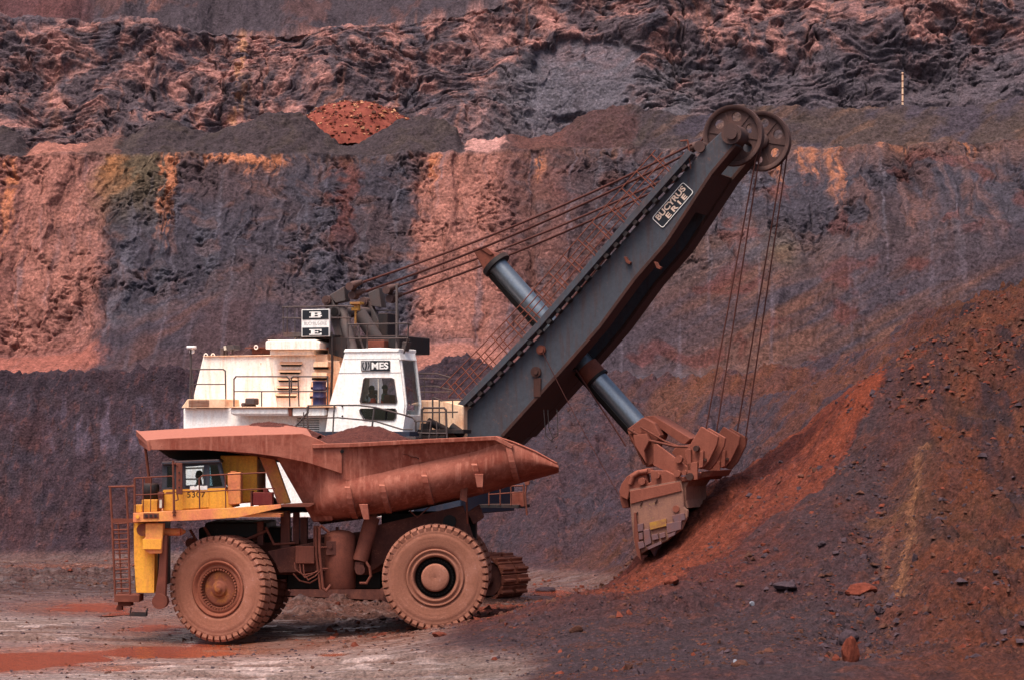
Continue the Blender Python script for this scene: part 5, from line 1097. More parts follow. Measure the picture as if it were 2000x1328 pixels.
# scalloped rack and service walkway along the top edge
topl = bp[1:6] + [((bp[5][0] + bp[6][0]) / 2, (bp[5][1] + bp[6][1]) / 2)]; tl = offs(topl, .06); fl = [0.0]
for a, b in zip(topl[:-1], topl[1:]): fl.append(fl[-1] + math.hypot(b[0] - a[0], b[1] - a[1]))
def along(s_, o=0.0):
    x_ = np.interp(s_, fl, [p[0] for p in topl]); z_ = np.interp(s_, fl, [p[1] for p in topl]); k = min(max(int(np.searchsorted(fl, s_)) - 1, 0), len(fl) - 2)
    a, b = Vector(topl[k]), Vector(topl[k + 1]); t_ = (b - a).normalized(); return (x_ - t_.y * o, z_ + t_.x * o), t_
m = sb()
for p_, q_ in zip(offs(topl, .22)[:-1], offs(topl, .22)[1:]): m.bar((p_[0], B0 - .12, p_[1]), (q_[0], B0 - .12, q_[1]), .5, .22)
bd(m, 'boom_walkway', 'boom', .01)
s_ = .5
while s_ < fl[-1] - .3:
    (x_, z_), t_ = along(s_, .03); m = sb(); m.bar((x_ - t_.x * .09, B0 - .18, z_ - t_.y * .09), (x_ + t_.x * .09, B0 - .18, z_ + t_.y * .09), .30, .16); bd(m, 'walkway_bracket', 'dark', .01); s_ += .52
m = sb()
for yy in (B0 - .36, B0 + .5):
    m = sb()
    for o_ in (.75, 1.2):
        pr_ = [along(s2, o_)[0] for s2 in np.linspace(.1, fl[-1] - .8, 14)]; m.path([(p[0], yy, p[1]) for p in pr_], .022, 5)
    for k, s2 in enumerate(np.linspace(.4, fl[-1] - 1.0, 15)): a_, _ = along(s2, .3); b_, _ = along(s2, 1.22); m.tube((a_[0], yy, a_[1]), (b_[0], yy, b_[1]), .024, 6)
    bd(m, 'walkway_rail', 'rust', 0)
m = sb(); 
for u in (1335, 1345): m.pp([(u, 300, B0 - .2), (u + 4, 330, B0 - .2)], .02)
m.pp([(1330, 276, B0 - .3), (1343, 275, B0 - .3), (1347, 300, B0 - .3)], .03); bd(m, 'ladder_top', 'rust', 0)
m = sb(); m.tube(S.p(1344, 292, B0 + .2), S.p(1368, 284, B0 + .2), .17, 16); m.disc(1366, 287, B0 - .1, B0 + .6, .2, 18); bd(m, 'rope_anchor', 'sheave', .01)
# boom fittings
m = sb(); m.disc(1056, 683, B0 - .12, B0, .17, 14); m.disc(1056, 683, B0 - .2, B0 - .12, .1, 10); bd(m, 'pulley_block', 'rust', .01)
m = sb(); m.disc(1046, 726, B0 - .1, B0, .19, 20); m.disc(1046, 726, B0 - .15, B0 - .1, .09, 12); m.rect(1042, 738, 1056, 775, B0 - .08, B0); bd(m, 'shaft_cover', 'boomdark', .01)
for u, v in ((1224, 510), (1283, 520)):
    m = sb(); d = B0 - .15; m.prism([(u - 6, v - 8), (u - 1, v - 8), (u + 3, v), (u + 8, v + 2), (u + 6, v + 7), (u - 1, v + 4)], d, B0 if u < 1250 else B0 + .05); bd(m, 'lifting_lug', 'rust', .01)
m = sb(); m.prism([(1098, 722), (1171, 639), (1160, 628), (1085, 700)], B0 + GW + .1, B0 + GW + .2); bd(m, 'saddle_plate', 'boomdark', .01)
c = S.p(1172, 700, 3.3)
# nameplate
pc = S.p(1314.5, 401.5, B0); dirp = Vector((S.p(1345, 366, B0)[0] - S.p(1284, 437, B0)[0], S.p(1345, 366, B0)[2] - S.p(1284, 437, B0)[2])).normalized(); rot_ = math.atan2(dirp.y, dirp.x)
def rrect(w_, h_, r_): return [(sx * (w_ / 2 - r_) + r_ * math.cos(a), sy * (h_ / 2 - r_) + r_ * math.sin(a)) for sx, sy, a0 in ((1, 1, 0), (-1, 1, 90), (-1, -1, 180), (1, -1, 270)) for a in [R(a0 + k * 30) for k in range(4)]]
def place(pts): return [(pc[0] + x_ * math.cos(rot_) - z_ * math.sin(rot_), pc[2] + x_ * math.sin(rot_) + z_ * math.cos(rot_)) for x_, z_ in pts]
m = sb(); m.prism2(place(rrect(1.68, .54, .08)), B0 - .03, B0 - .005); npl = bd(m, 'nameplate', 'sign', 0); npl['label'] = 'black plate reading BUCYRUS ERIE in white'
m = sb(); m.prism2(place(rrect(1.68, .54, .08)), B0 - .042, B0 - .03, [place(rrect(1.64, .50, .07))]); m.build('plate_border', M['letter'], npl)
q_ = place([(0, .115)])[0]; text_mesh('BUCYRUS', M['platetext'], npl, q_, 1.46, .21, rot_, .012, .03, 'lettering', B0 - .032)
q_ = place([(.06, -.12)])[0]; text_mesh('E R I E', M['platetext'], npl, q_, 1.02, .18, rot_, .012, .035, 'lettering', B0 - .032)
# head sheaves
def sheave(u, v, d, r, wd=.34):
    c = S.p(u, v, d + wd / 2); nh = 6
    rim = [(r, -wd / 2), (r, -wd * .34), (r - .10, -wd * .1), (r - .10, wd * .1), (r, wd * .34), (r, wd / 2), (r - .14, wd / 2), (r - .16, wd * .2), (r - .16, -wd * .2), (r - .14, -wd / 2), (r, -wd / 2)]
    m = sb(); m.lathe(rim, (c[0], c[1], c[2]), 64)
    circ = lambda R_, n, cx0=0, cz0=0: [(c[0] + cx0 + R_ * math.cos(2 * math.pi * k / n), c[2] + cz0 + R_ * math.sin(2 * math.pi * k / n)) for k in range(n)]
    m.prism2(circ(r - .13, 48), c[1] - .05, c[1] + .05, [circ(.17, 18, .62 * r * math.cos(a), .62 * r * math.sin(a)) for a in [R(20 + 60 * k) for k in range(nh)]])
    for k in range(nh):
        a = R(50 + 60 * k); m.bar((c[0] + .25 * math.cos(a), c[1], c[2] + .25 * math.sin(a)), (c[0] + (r - .13) * math.cos(a), c[1], c[2] + (r - .13) * math.sin(a)), .16, .05)
    m.lathe([(.0, -wd * .7), (.27, -wd * .7), (.30, -wd * .5), (.30, wd * .5), (.27, wd * .7), (0, wd * .7)], c, 28)
    return bd(m, 'head_sheave', 'sheave', 0)
sheave(1433, 266, B0 + .35 + .45, 1.07); sheave(1487, 277, B1 - .1, 1.07)
# ropes
def rope(a, b, r=.027, sag=0.0, name='hoist_rope'):
    A, B = Vector(S.p(*a)), Vector(S.p(*b)); n = 10; pts = [A.lerp(B, k / n) - Vector((0, 0, sag * 4 * (k / n) * (1 - k / n))) for k in range(n + 1)]
    m = sb(); m.path(pts, r, 6); bd(m, name, 'rope', 0)
SR = B0 + .95; FR = B1 + .1
rope((1478, 300, SR), (1378, 842, 2.3)); rope((1486, 290, SR + .15), (1398, 852, 2.5)); rope((1528, 316, FR), (1440, 842, 4.9)); rope((1537, 306, FR + .15), (1456, 856, 5.1))
rope((1381, 262, SR), (905, 845, 3.0), .034, .0); 
for a, b in (((708, 552, 1.4), (1350, 284, 1.5)), ((714, 570, 1.6), (1352, 296, 1.7)), ((779, 559, 4.4), (1402, 301, 4.9)), ((786, 576, 4.6), (1404, 312, 5.1))): rope(a, b, .045, .25, 'suspension_rope')
for (u, v, d) in ((690, 556, 1.3), (695, 573, 1.5), (762, 563, 4.3), (768, 580, 4.5)):
    m = sb(); m.tube(S.p(u - 8, v + 4, d), S.p(u, v + 1, d), .14, 12); m.tube(S.p(u, v + 1, d), S.p(u + 18, v - 6, d), .15, 14, .07); m.disc(u - 8, v + 4, d - .2, d + .2, .15, 14); bd(m, 'rope_socket', 'sheave', .01)
rope((1060, 688, B0 - .2), (1210, 968, 2.0), .014, .1, 'trip_line')
m = sb(); m.pp([(1070, 800, 1.7), (1072, 835, 1.7), (1080, 855, 1.7), (1090, 850, 1.7), (1088, 800, 1.9)], .018); m.pp([(1062, 800, 1.7), (1066, 850, 1.7), (1076, 860, 1.7), (1084, 852, 1.7)], .018); bd(m, 'hanging_cable', 'dark', 0)

# ---- dipper handle through the boom
HD = 3.3
hA = Vector(S.p(968, 516, HD)); hB = Vector(S.p(1246, 829, HD)); hd = (hB - hA).normalized(); hn = Vector((-hd.z, 0, hd.x))
if hn.x < 0: hn = -hn
m = sb(); m.tube(hA, hB, .36, 40); bd(m, 'handle_tube', 'steel', 0)
m = sb(); m.tube(hA - hn * .36 + hd * .2, hB - hn * .36, .17, 12); m.tube(hA - hn * .30 + hd * .2 + Vector((0, -.2, 0)), hB - hn * .30 + Vector((0, -.2, 0)), .05, 8); bd(m, 'handle_rack', 'black', 0)
m = sb(); m.tube(hA - hd * .05, hA + hd * .12, .56, 32); bd(m, 'end_flange', 'dark', .015)
m = sb(); m.prism([(922, 486), (940, 484), (962, 494), (972, 505), (945, 528), (936, 512)], 2.9, 3.7); m.prism([(934, 484), (948, 482), (965, 497), (958, 500)], 2.85, 2.9); bd(m, 'handle_end', 'rust', .03)
h1_ = hA.lerp(hB, .675); h2_ = hA.lerp(hB, .715)
m = sb(); m.tube(h1_ - hd * .25, h2_ + hd * .02, .43, 32); bd(m, 'handle_guide', 'rust', .0)
m = sb(); m.tube(h2_ - hd * .02, h2_ + hd * .07, .46, 32); bd(m, 'guide_ring', 'black', 0)
m = sb(); m.pp([(1125, 722, 2.8), (1200, 835, 2.8), (1222, 870, 2.8)], .03); bd(m, 'crowd_cable', 'rope', 0)
# yoke from tube to dipper
m = sb(); m.prism([(1224, 838), (1256, 814), (1278, 826), (1290, 850), (1278, 868), (1276, 905), (1262, 912), (1248, 880), (1232, 862)], 2.9, 3.9); bd(m, 'handle_yoke', 'bucket', .03)
m = sb(); m.prism([(1256, 813), (1276, 811), (1350, 856), (1338, 867), (1330, 865)], 3.3, 4.6); bd(m, 'yoke_cover', 'bucket', .02)
m = sb(); m.pp([(1228, 838, 2.7), (1262, 858, 2.7), (1318, 871, 2.7), (1345, 872, 2.7)], .05); m.pp([(1252, 834, 2.8), (1300, 862, 2.8), (1322, 870, 2.8)], .04); m.pp([(1240, 830, 3.0), (1232, 850, 2.8), (1246, 880, 2.8), (1258, 905, 2.8)], .05); bd(m, 'yoke_linkage', 'rust', 0)
m = sb(); m.prism([(1236, 850), (1262, 846), (1268, 860), (1258, 880), (1262, 905), (1240, 870)], 2.6, 2.9); bd(m, 'yoke_bracket', 'bucket', .02)

# ---- dipper
D0, D1 = 1.9, 4.9
side = [(1230, 962), (1228, 955), (1329, 937), (1334, 958), (1336, 990), (1344, 996), (1343, 1008), (1332, 1033), (1302, 1056), (1270, 1070), (1246, 1085), (1239, 1060), (1233, 1010)]
sp = [(S.p(u, v, D0)[0], S.p(u, v, D0)[2]) for u, v in side]
m = sb(); m.prism2(sp, D0, D0 + .14); m.prism2(sp, D1 - .14, D1); 
for i0, i1 in ((12, 0), (11, 12), (10, 11), (1, 2)):
    m.bar((sp[i0][0], (D0 + D1) / 2, sp[i0][1]), (sp[i1][0], (D0 + D1) / 2, sp[i1][1]), D1 - D0 - .28, .12)
dip = bd(m, 'dipper', 'bucketpale', .03)
m = sb(); m.prism([(1230, 958), (1327, 940), (1331, 958), (1300, 966), (1262, 975), (1231, 984)], D0 - .05, D0); m.build('dipper_top_plate', M['bucket'], dip, bevel=.015)
m = sb(); m.prism([(1268, 1020), (1300, 1012), (1302, 1026), (1270, 1034)], D0 - .09, D0); m.build('ochre_shroud', M['ochre'], dip, bevel=.01)
for q in ([(1237, 1024), (1256, 1021), (1256, 1036), (1239, 1039)], [(1241, 1042), (1255, 1039), (1256, 1052), (1243, 1055)], [(1256, 1034), (1268, 1032), (1272, 1060), (1260, 1066)], [(1312, 1006), (1336, 1001), (1338, 1014), (1317, 1021)], [(1301, 1022), (1331, 1016), (1330, 1033), (1303, 1041)],
          [(1272, 1044), (1284, 1041), (1286, 1052), (1274, 1055)], [(1287, 1041), (1298, 1038), (1300, 1048), (1289, 1051)], [(1245, 1058), (1256, 1056), (1259, 1068), (1248, 1072)], [(1262, 1068), (1290, 1056), (1292, 1061), (1266, 1073)], [(1303, 1043), (1320, 1037), (1318, 1044), (1305, 1050)]):
    m = sb(); m.prism(q, D0 - .09 - random.random() * .04, D0); m.build('wear_block', M['wearsteel'], dip, bevel=.012)
for u, v in ((1252, 982), (1281, 978), (1243, 1003)):
    m = sb(); m.prism([(u - 2.5, v + 4), (u + 1.5, v - 4), (u + 2.5, v - 3), (u - 1.5, v + 5)], D0 - .05, D0); m.build('scrape_notch', M['boomdark'], dip)
m = sb(); m.disc(1320, 993, D0 - .06, D0, .12, 16); m.build('side_pin', M['bucket'], dip)
m = sb(); m.prism([(1238, 1000), (1242, 1000), (1252, 1095), (1244, 1083), (1238, 1050)], D0 - .12, D0 - .02); m.build('door_edge', M['rust'], dip, bevel=.01)
m = sb(); m.prism([(1331, 940), (1352, 932), (1340, 950), (1340, 975), (1344, 992), (1334, 990)], D0 + .2, D1 - .2); m.build('lip_plate', M['bucketpale'], dip, bevel=.02)
for k in range(5):
    y0_ = D0 + .25 + k * .58; m = sb(); a = sp[9]; m.add([(a[0] - .3, y0_, a[1] + .25), (a[0] + .25, y0_, a[1] + .3), (a[0] + .05, y0_ + .05, a[1] - .3), (a[0] - .3, y0_ + .3, a[1] + .25), (a[0] + .25, y0_ + .3, a[1] + .3), (a[0] + .05, y0_ + .25, a[1] - .3)], [(0, 1, 2), (3, 5, 4), (0, 3, 4, 1), (1, 4, 5, 2), (2, 5, 3, 0)]); m.build('tooth', M['wearsteel'], dip, bevel=.02)
# hinge arch with lugs
arch = [(1211, 968), (1209, 960), (1213, 945), (1224, 930), (1240, 919), (1262, 914), (1271, 915), (1271, 918), (1300, 918), (1328, 932), (1345, 928), (1362, 930), (1350, 938), (1290, 945), (1229, 960), (1226, 975)]
for d in (D0 + .1, D1 - .5):
    m = sb(); m.prism(arch, d, d + .35, [[(1262, 925), (1270, 923), (1272, 940), (1266, 943)]]); m.build('hinge_arch', M['bucket'], dip, bevel=.02)
m = sb(); m.prism([(1210, 966), (1226, 975), (1228, 990), (1216, 992), (1212, 980)], D0 + .3, D1 - .3); m.build('door_hinge', M['bucket'], dip, bevel=.02)
for u, v, r_ in ((1253, 939, .13), (1283, 928, .10), (1322, 924, .12), (1336, 922, .09)): m = sb(); m.disc(u, v, D0 - .08, D0 + .12, r_, 18); m.build('dipper_pin', M['bucket'], dip, bevel=.01)
m = sb(); ar = [(1232, 942), (1236, 930), (1248, 922), (1262, 920)]; m.pp([(u, v, D0 + .05) for u, v in ar], .09, 10); m.build('arch_rib', M['bucket'], dip)
m = sb(); m.prism([(1276, 868), (1282, 866), (1346, 914), (1342, 925), (1318, 928), (1276, 908)], D0 + .3, D0 + .45); m.build('gusset_plate', M['bucket'], dip, bevel=.015)
m = sb(); m.prism([(1312, 884), (1318, 874), (1350, 866), (1350, 905), (1340, 910)], D0 + 1.2, D0 + 1.8); m.build('inner_gusset', M['bucket'], dip, bevel=.015)
m = sb(); m.disc(1325, 896, D0 + .1, D0 + .3, .13, 16); m.build('gusset_ring', M['bucket'], dip)
q1 = [(1369, 832), (1403, 852), (1400, 868), (1384, 901), (1370, 916), (1344, 908), (1338, 893), (1338, 880), (1345, 872), (1352, 860)]
bq = [(S.p(u, v, D0)[0], S.p(u, v, D0)[2]) for u, v in q1]
for d in (D0, D1 - .1):
    m = sb(); m.prism2(bq, d, d + .16); m.prism2([(x_ + .16, z_ - .05) for x_, z_ in bq], d + .36, d + .5); bl_ = m.build('bail_bracket', M['bucket'], dip, bevel=.02)
    for q in ([(1346, 876), (1351, 876), (1351, 918), (1343, 918)], [(1369, 880), (1376, 879), (1374, 912), (1366, 914)], [(1344, 904), (1364, 901), (1364, 936), (1344, 938)]):
        qq = [(S.p(u, v, D0)[0], S.p(u, v, D0)[2]) for u, v in q]; m = sb(); m.prism2(qq, d - .12, d); m.build('shackle', M['bucket'], bl_, bevel=.015)
    for u, v, r_, dd in ((1362, 875, .10, .2), (1350, 930, .13, .22), (1378, 897, .05, .08)):
        m = sb(); c = S.p(u, v, D0); m.tube((c[0], d - dd, c[2]), (c[0], d + .5, c[2]), r_, 18); m.build('shackle_pin', M['boomdark'], bl_, bevel=.01)
m = sb(); a = S.p(1352, 930, D0); m.tube((a[0], D0 - .1, a[2]), (a[0], D1 + .5, a[2]), .14, 16); m.prism([(1355, 935), (1385, 930), (1392, 918), (1372, 920)], 2.6, D1 + .3); m.build('bail_beam', M['bucket'], dip, bevel=.01)

# ---- crawlers (turned further towards us than the house)
CA = R(38); rootc = Vector((-4.9, 98.1, -.06))
CF = Frame(rootc, CA)
def to_s(p):                     # crawler frame -> shovel frame
    q = CF.w(p) - S.o; return (q.dot(S.ex), q.dot(S.ey), q.z)
def track(yc, wd=1.5):
    Ltr, rr, hh = 3.4, .78, .86; pts = []
    n = 46; per = 4 * Ltr + 2 * math.pi * rr
    def pos(s_):
        s_ %= per
        if s_ < 2 * Ltr: return (-Ltr + s_, rr * 2 + .02, 0)
        s_ -= 2 * Ltr
        if s_ < math.pi * rr: a = s_ / rr; return (Ltr + rr * math.sin(a), rr + rr * math.cos(a) + .02, a)
        s_ -= math.pi * rr
        if s_ < 2 * Ltr: return (Ltr - s_, .02, math.pi)
        s_ -= 2 * Ltr; a = s_ / rr; return (-Ltr - rr * math.sin(a), rr - rr * math.cos(a) + .02, math.pi + a)
    fr_ = MB(); q = [(-Ltr + .1, .25), (Ltr - .1, .25), (Ltr + .35, .55), (Ltr + .35, 1.05), (Ltr - .1, 1.35), (-Ltr + .1, 1.35), (-Ltr - .35, 1.05), (-Ltr - .35, .55)]
    fr_.prism2(q, yc - wd * .32, yc + wd * .32); fr_.tube((Ltr, yc - wd * .4, rr), (Ltr, yc + wd * .4, rr), .6, 24); fr_.tube((-Ltr, yc - wd * .4, rr), (-Ltr, yc + wd * .4, rr), .6, 24)
    fr_.tube((Ltr, yc - wd * .55, rr), (Ltr, yc + wd * .55, rr), .25, 16)
    fr_.v = [to_s(v) for v in fr_.v]; cr = fr_.build('crawler', M['frame'], shovel, bevel=.02)
    for k in range(n):
        cx_, cz_, a = pos(per * k / n); t_ = Vector((math.cos(a), 0, -math.sin(a))); nn_ = Vector((math.sin(a), 0, math.cos(a))); lw = per / n * .46
        m = MB(); prof = [(-lw, -.07), (lw, -.07), (lw, .04), (lw * .5, .04), (lw * .4, .15), (-lw * .1, .15), (-lw * .25, .04), (-lw, .04)]
        for ya, yb_ in ((yc - wd / 2, yc - wd * .07), (yc + wd * .07, yc + wd / 2)):
            vs = []
            for yy in (ya, yb_): vs += [tuple(Vector((cx_, yy, cz_)) + t_ * a_ + nn_ * b_) for a_, b_ in prof]
            m.add(vs, [tuple(range(8)), tuple(range(15, 7, -1))] + [(j, j + 8, (j + 1) % 8 + 8, (j + 1) % 8) for j in range(8)])
        m.add([tuple(Vector((cx_, yy, cz_)) + t_ * a_ + nn_ * b_) for yy in (yc - wd * .07, yc + wd * .07) for a_, b_ in ((-lw, -.12), (lw, -.12), (lw, .02), (-lw, .02))], [(0, 1, 2, 3), (7, 6, 5, 4), (0, 4, 5, 1), (2, 6, 7, 3), (0, 3, 7, 4), (1, 5, 6, 2)])
        m.v = [to_s(v) for v in m.v]; m.build('track_shoe', M['track'], cr, bevel=.015)
track(2.8); track(-2.8)
m = MB(); m.prism2([(-2.4, .5), (2.4, .5), (2.0, 1.5), (-2.0, 1.5)], -2.2, 2.2); m.lathe([(0, 1.5), (2.0, 1.5), (2.0, 2.0), (2.3, 2.0), (2.3, 2.4), (0, 2.4)], (0, 0, 0), 48, 'z'); m.v = [to_s(v) for v in m.v]; m.build('undercarriage', M['frame'], shovel, bevel=.03)

# blue drum on the walkway
c = S.w(S.p(624, 790, -.4)); zt = S.p(624, 744, -.4)[2]; zb = S.p(624, 793, -.4)[2]; h_ = zt - zb; r_ = .25
m = MB(); m.lathe([(0, .02), (r_ - .02, .02), (r_, 0), (r_ + .01, .03), (r_ - .01, .05), (r_ - .01, h_ * .33), (r_ + .02, h_ * .35), (r_ - .01, h_ * .37), (r_ - .01, h_ * .65), (r_ + .02, h_ * .67), (r_ - .01, h_ * .69), (r_ - .01, h_ - .05), (r_ + .01, h_ - .02), (r_, h_), (r_ - .03, h_ - .03), (0, h_ - .03)], (0, 0, 0), 36, 'z')
o = m.build('oil_drum', M['blue']); o.location = (c.x, c.y, S.w((0, 0, zb)).z); tag(o, 'scuffed blue steel drum standing on the shovel walkway beside the orange louvres', 'drum')

# ================================================================== PEOPLE, ROCKS, POLE
def skin_mesh(name, pts, edges, rad, mat, parent=None, sub=1, root=0):
    me = bpy.data.meshes.new(name); me.from_pydata(pts, edges, []); o = bpy.data.objects.new(name, me); COL.objects.link(o)
    sk = o.modifiers.new('skin', 'SKIN'); sk.use_smooth_shade = True; sb_ = o.modifiers.new('sub', 'SUBSURF'); sb_.levels = sub; sb_.render_levels = sub
    lay = me.skin_vertices[0].data
    for i, r in enumerate(rad): lay[i].radius = (r, r) if not isinstance(r, tuple) else r
    lay[root].use_root = True
    dg = bpy.context.evaluated_depsgraph_get(); nm = bpy.data.meshes.new_from_object(o.evaluated_get(dg)); bpy.data.objects.remove(o)
    nm.name = name; nm.materials.clear(); nm.materials.append(mat)
    for p in nm.polygons: p.use_smooth = True
    q = bpy.data.objects.new(name, nm); COL.objects.link(q)
    if parent: q.parent = parent
    return q
def person(label, loc, rz, shirt, vest=None, lean=0.0, hand=(.45, .12)):
    """seated figure facing local +x ; origin at the seat"""
    E_ = empty('person', loc, rz); tag(E_, label, 'person')
    P_, R_, Ed = [], [], []
    def v(x, y, z, r): P_.append((x, y, z)); R_.append(r); return len(P_) - 1
    pel = v(0, 0, .08, (.15, .11)); bel = v(.01, 0, .24, (.13, .10)); che = v(.03 + lean, 0, .42, (.16, .115)); nk = v(.03 + lean, 0, .56, .06); hd0 = v(.04 + lean, 0, .64, .085); hd1 = v(.05 + lean, 0, .73, .10); hd2 = v(.045 + lean, 0, .79, .075)
    nose = v(.155 + lean, 0, .695, .014); Ed += [(pel, bel), (bel, che), (che, nk), (nk, hd0), (hd0, hd1), (hd1, hd2), (hd1, nose)]
    for s_ in (-1, 1):
        ear = v(.04 + lean, s_ * .105, .70, .02); Ed.append((hd1, ear))
        sh = v(.03 + lean, s_ * .19, .50, .065); el = v(.10 + lean, s_ * .25, .25, .048); wr = v(hand[0] - .08 + lean, s_ * .18, hand[1] + .14, .032); pa = v(hand[0] + lean, s_ * .17, hand[1] + .16, .036); Ed += [(che, sh), (sh, el), (el, wr), (wr, pa)]
        for k, (dy, ln) in enumerate(((-.028, .055), (-.010, .065), (.010, .06), (.028, .045))):
            a = v(hand[0] + .04 + lean, s_ * .17 + dy, hand[1] + .165, .010); b = v(hand[0] + .04 + ln + lean, s_ * .17 + dy, hand[1] + .14, .008); Ed += [(pa, a), (a, b)]
        th = v(hand[0] + .02 + lean, s_ * .17 - s_ * .045, hand[1] + .15, .010); Ed.append((pa, th))
        hp = v(.06, s_ * .10, .07, .09); kn = v(.46, s_ * .13, .10, .065); an = v(.44, s_ * .13, -.32, .042); to = v(.58, s_ * .13, -.37, .035); Ed += [(pel, hp), (hp, kn), (kn, an), (an, to)]
    skin_mesh('body', P_, Ed, R_, M['skin'], E_)
    P_, R_, Ed = [], [], []
    a = v(0, 0, .10, (.17, .13)); b = v(.01, 0, .24, (.15, .12)); c = v(.03 + lean, 0, .42, (.178, .132)); n = v(.03 + lean, 0, .52, .08); Ed += [(a, b), (b, c), (c, n)]
    for s_ in (-1, 1):
        sh = v(.03 + lean, s_ * .19, .50, .078); el = v(.09 + lean, s_ * .245, .28, .062); Ed += [(c, sh), (sh, el)]
    skin_mesh('shirt', P_, Ed, R_, shirt, E_)
    if vest:
        skin_mesh('safety_vest', [(0, 0, .12), (.01, 0, .26), (.03 + lean, 0, .45)], [(0, 1), (1, 2)], [(.18, .14), (.165, .135), (.19, .145)], vest, E_)
    P_, R_, Ed = [], [], []
    a = v(0, 0, .06, (.16, .12))
    for s_ in (-1, 1): hp = v(.06, s_ * .10, .07, .10); kn = v(.46, s_ * .13, .10, .078); an = v(.44, s_ * .13, -.28, .06); Ed += [(a, hp), (hp, kn), (kn, an)]
    skin_mesh('trousers', P_, Ed, R_, M['trousers'], E_)
    m = MB(); m.lathe([(.0, .115), (.05, .107), (.09, .07), (.108, .02), (.112, -.03), (.10, -.04)], (.03 + lean, 0, .755), 20, 'z'); m.build('hair', M['hair'], E_)
    return E_
g_ = SF.w(SF.p(748, 792, .12)); h0 = SF.p(752, 764, .12)
seat_z = SF.w((0, 0, SF.p(752, 764, .12)[2])).z - .62
c = SF.w((SF.p(750, 764, .12)[0], .12, 0)); person('person in an orange vest on the operator seat near the shovel cab windscreen', (c.x, c.y, seat_z), -SF.a, M['khaki'], M['vest'])
c = SF.w((SF.p(727, 764, -.15)[0], -.15, 0)); person('person in white shirt and orange vest at the rear side of the shovel cab window', (c.x, c.y, seat_z - .03), -SF.a + R(150), M['shirt'], M['vest'])
c = TF.w((TF.p(391, 926, .8)[0], .8, TF.p(391, 926, .8)[2] - .74)); person('person with dark hair driving behind the door window of the haul truck', (c.x, c.y, c.z), R(180) - TF.a, M['khaki'])

# marker pole on the bench
Y = 159.0; a = W(1763, 206, Y); zb = a[2] - .6; ztp = W(1763, 142, Y)[2]
m = MB(); m.tube((0, 0, 0), (0, 0, ztp - zb), .06, 12); o = m.build('marker_pole', M['peach']); o.location = (a[0], a[1], zb); tag(o, 'tall thin pale marker pole standing on the upper right bench', 'marker pole')
for k in range(5):
    m = MB(); z_ = (ztp - zb) * (.3 + .16 * k); m.tube((0, 0, z_), (0, 0, z_ + .07), .066, 12); m.build('band', M['rust'], o)

# rocks
def rock_mesh(seed, sub=3, rough=.28):
    import bmesh
    bm = bmesh.new(); bmesh.ops.create_icosphere(bm, subdivisions=sub, radius=1.0); rs = np.random.RandomState(seed); pl_ = [(Vector(rs.normal(size=3)).normalized(), .55 + .35 * rs.rand()) for _ in range(9)]
    for v_ in bm.verts:
        for n_2, d in pl_:
            k = v_.co.dot(n_2) - d
            if k > 0: v_.co -= n_2 * k * .92
    P2 = np.array([v_.co[:] for v_ in bm.verts]); nz = fbm(P2[:, 0] * 1.6 + seed, P2[:, 1] * 1.6 + P2[:, 2] * 1.3, 4, 600 + seed)
    for v_, n__ in zip(bm.verts, nz): v_.co *= 1 + rough * .5 * n__
    me = bpy.data.meshes.new('boulder'); bm.to_mesh(me); bm.free(); return me
def rockmat(name, c1, c2):
    m, t, P = nodes(name); tc = N(t, 'ShaderNodeTexCoord'); n1 = N(t, 'ShaderNodeTexNoise', Scale=2.2, Detail=9.0, Roughness=.7); t.links.new(tc.outputs['Object'], n1.inputs[0])
    t.links.new(ramp(t, n1.outputs[0], .35, .65, lin(c1) * .72, lin(c2) * .72), P.inputs['Base Color']); P.inputs['Roughness'].default_value = .9; P.inputs['Specular IOR Level'].default_value = .15
    b = N(t, 'ShaderNodeBump', Strength=.8, Distance=.08); t.links.new(n1.outputs[0], b.inputs['Height']); t.links.new(b.outputs[0], P.inputs['Normal']); return m
RK = {'red': rockmat('red_rock', (96, 44, 32), (132, 66, 50)), 'grey': rockmat('grey_rock', (56, 44, 50), (84, 66, 72)), 'brown': rockmat('brown_rock', (74, 46, 38), (104, 66, 54)), 'pale': rockmat('pale_rock', (126, 130, 142), (170, 170, 180))}
def th(x, y): return float(terrain(np.array([x]), np.array([y]))[0])
def hit(u, v, y0=62.0, y1=112.0):
    yy = np.linspace(y0, y1, 700); xx = (u - CXP) / FPX * yy; zz = CAMH - (v - HYP) / FPX * yy; d = terrain(xx, yy) - zz
    k = np.argmax(d > 0); return (float(xx[k]), float(yy[k]), float(zz[k])) if d.max() > 0 else None
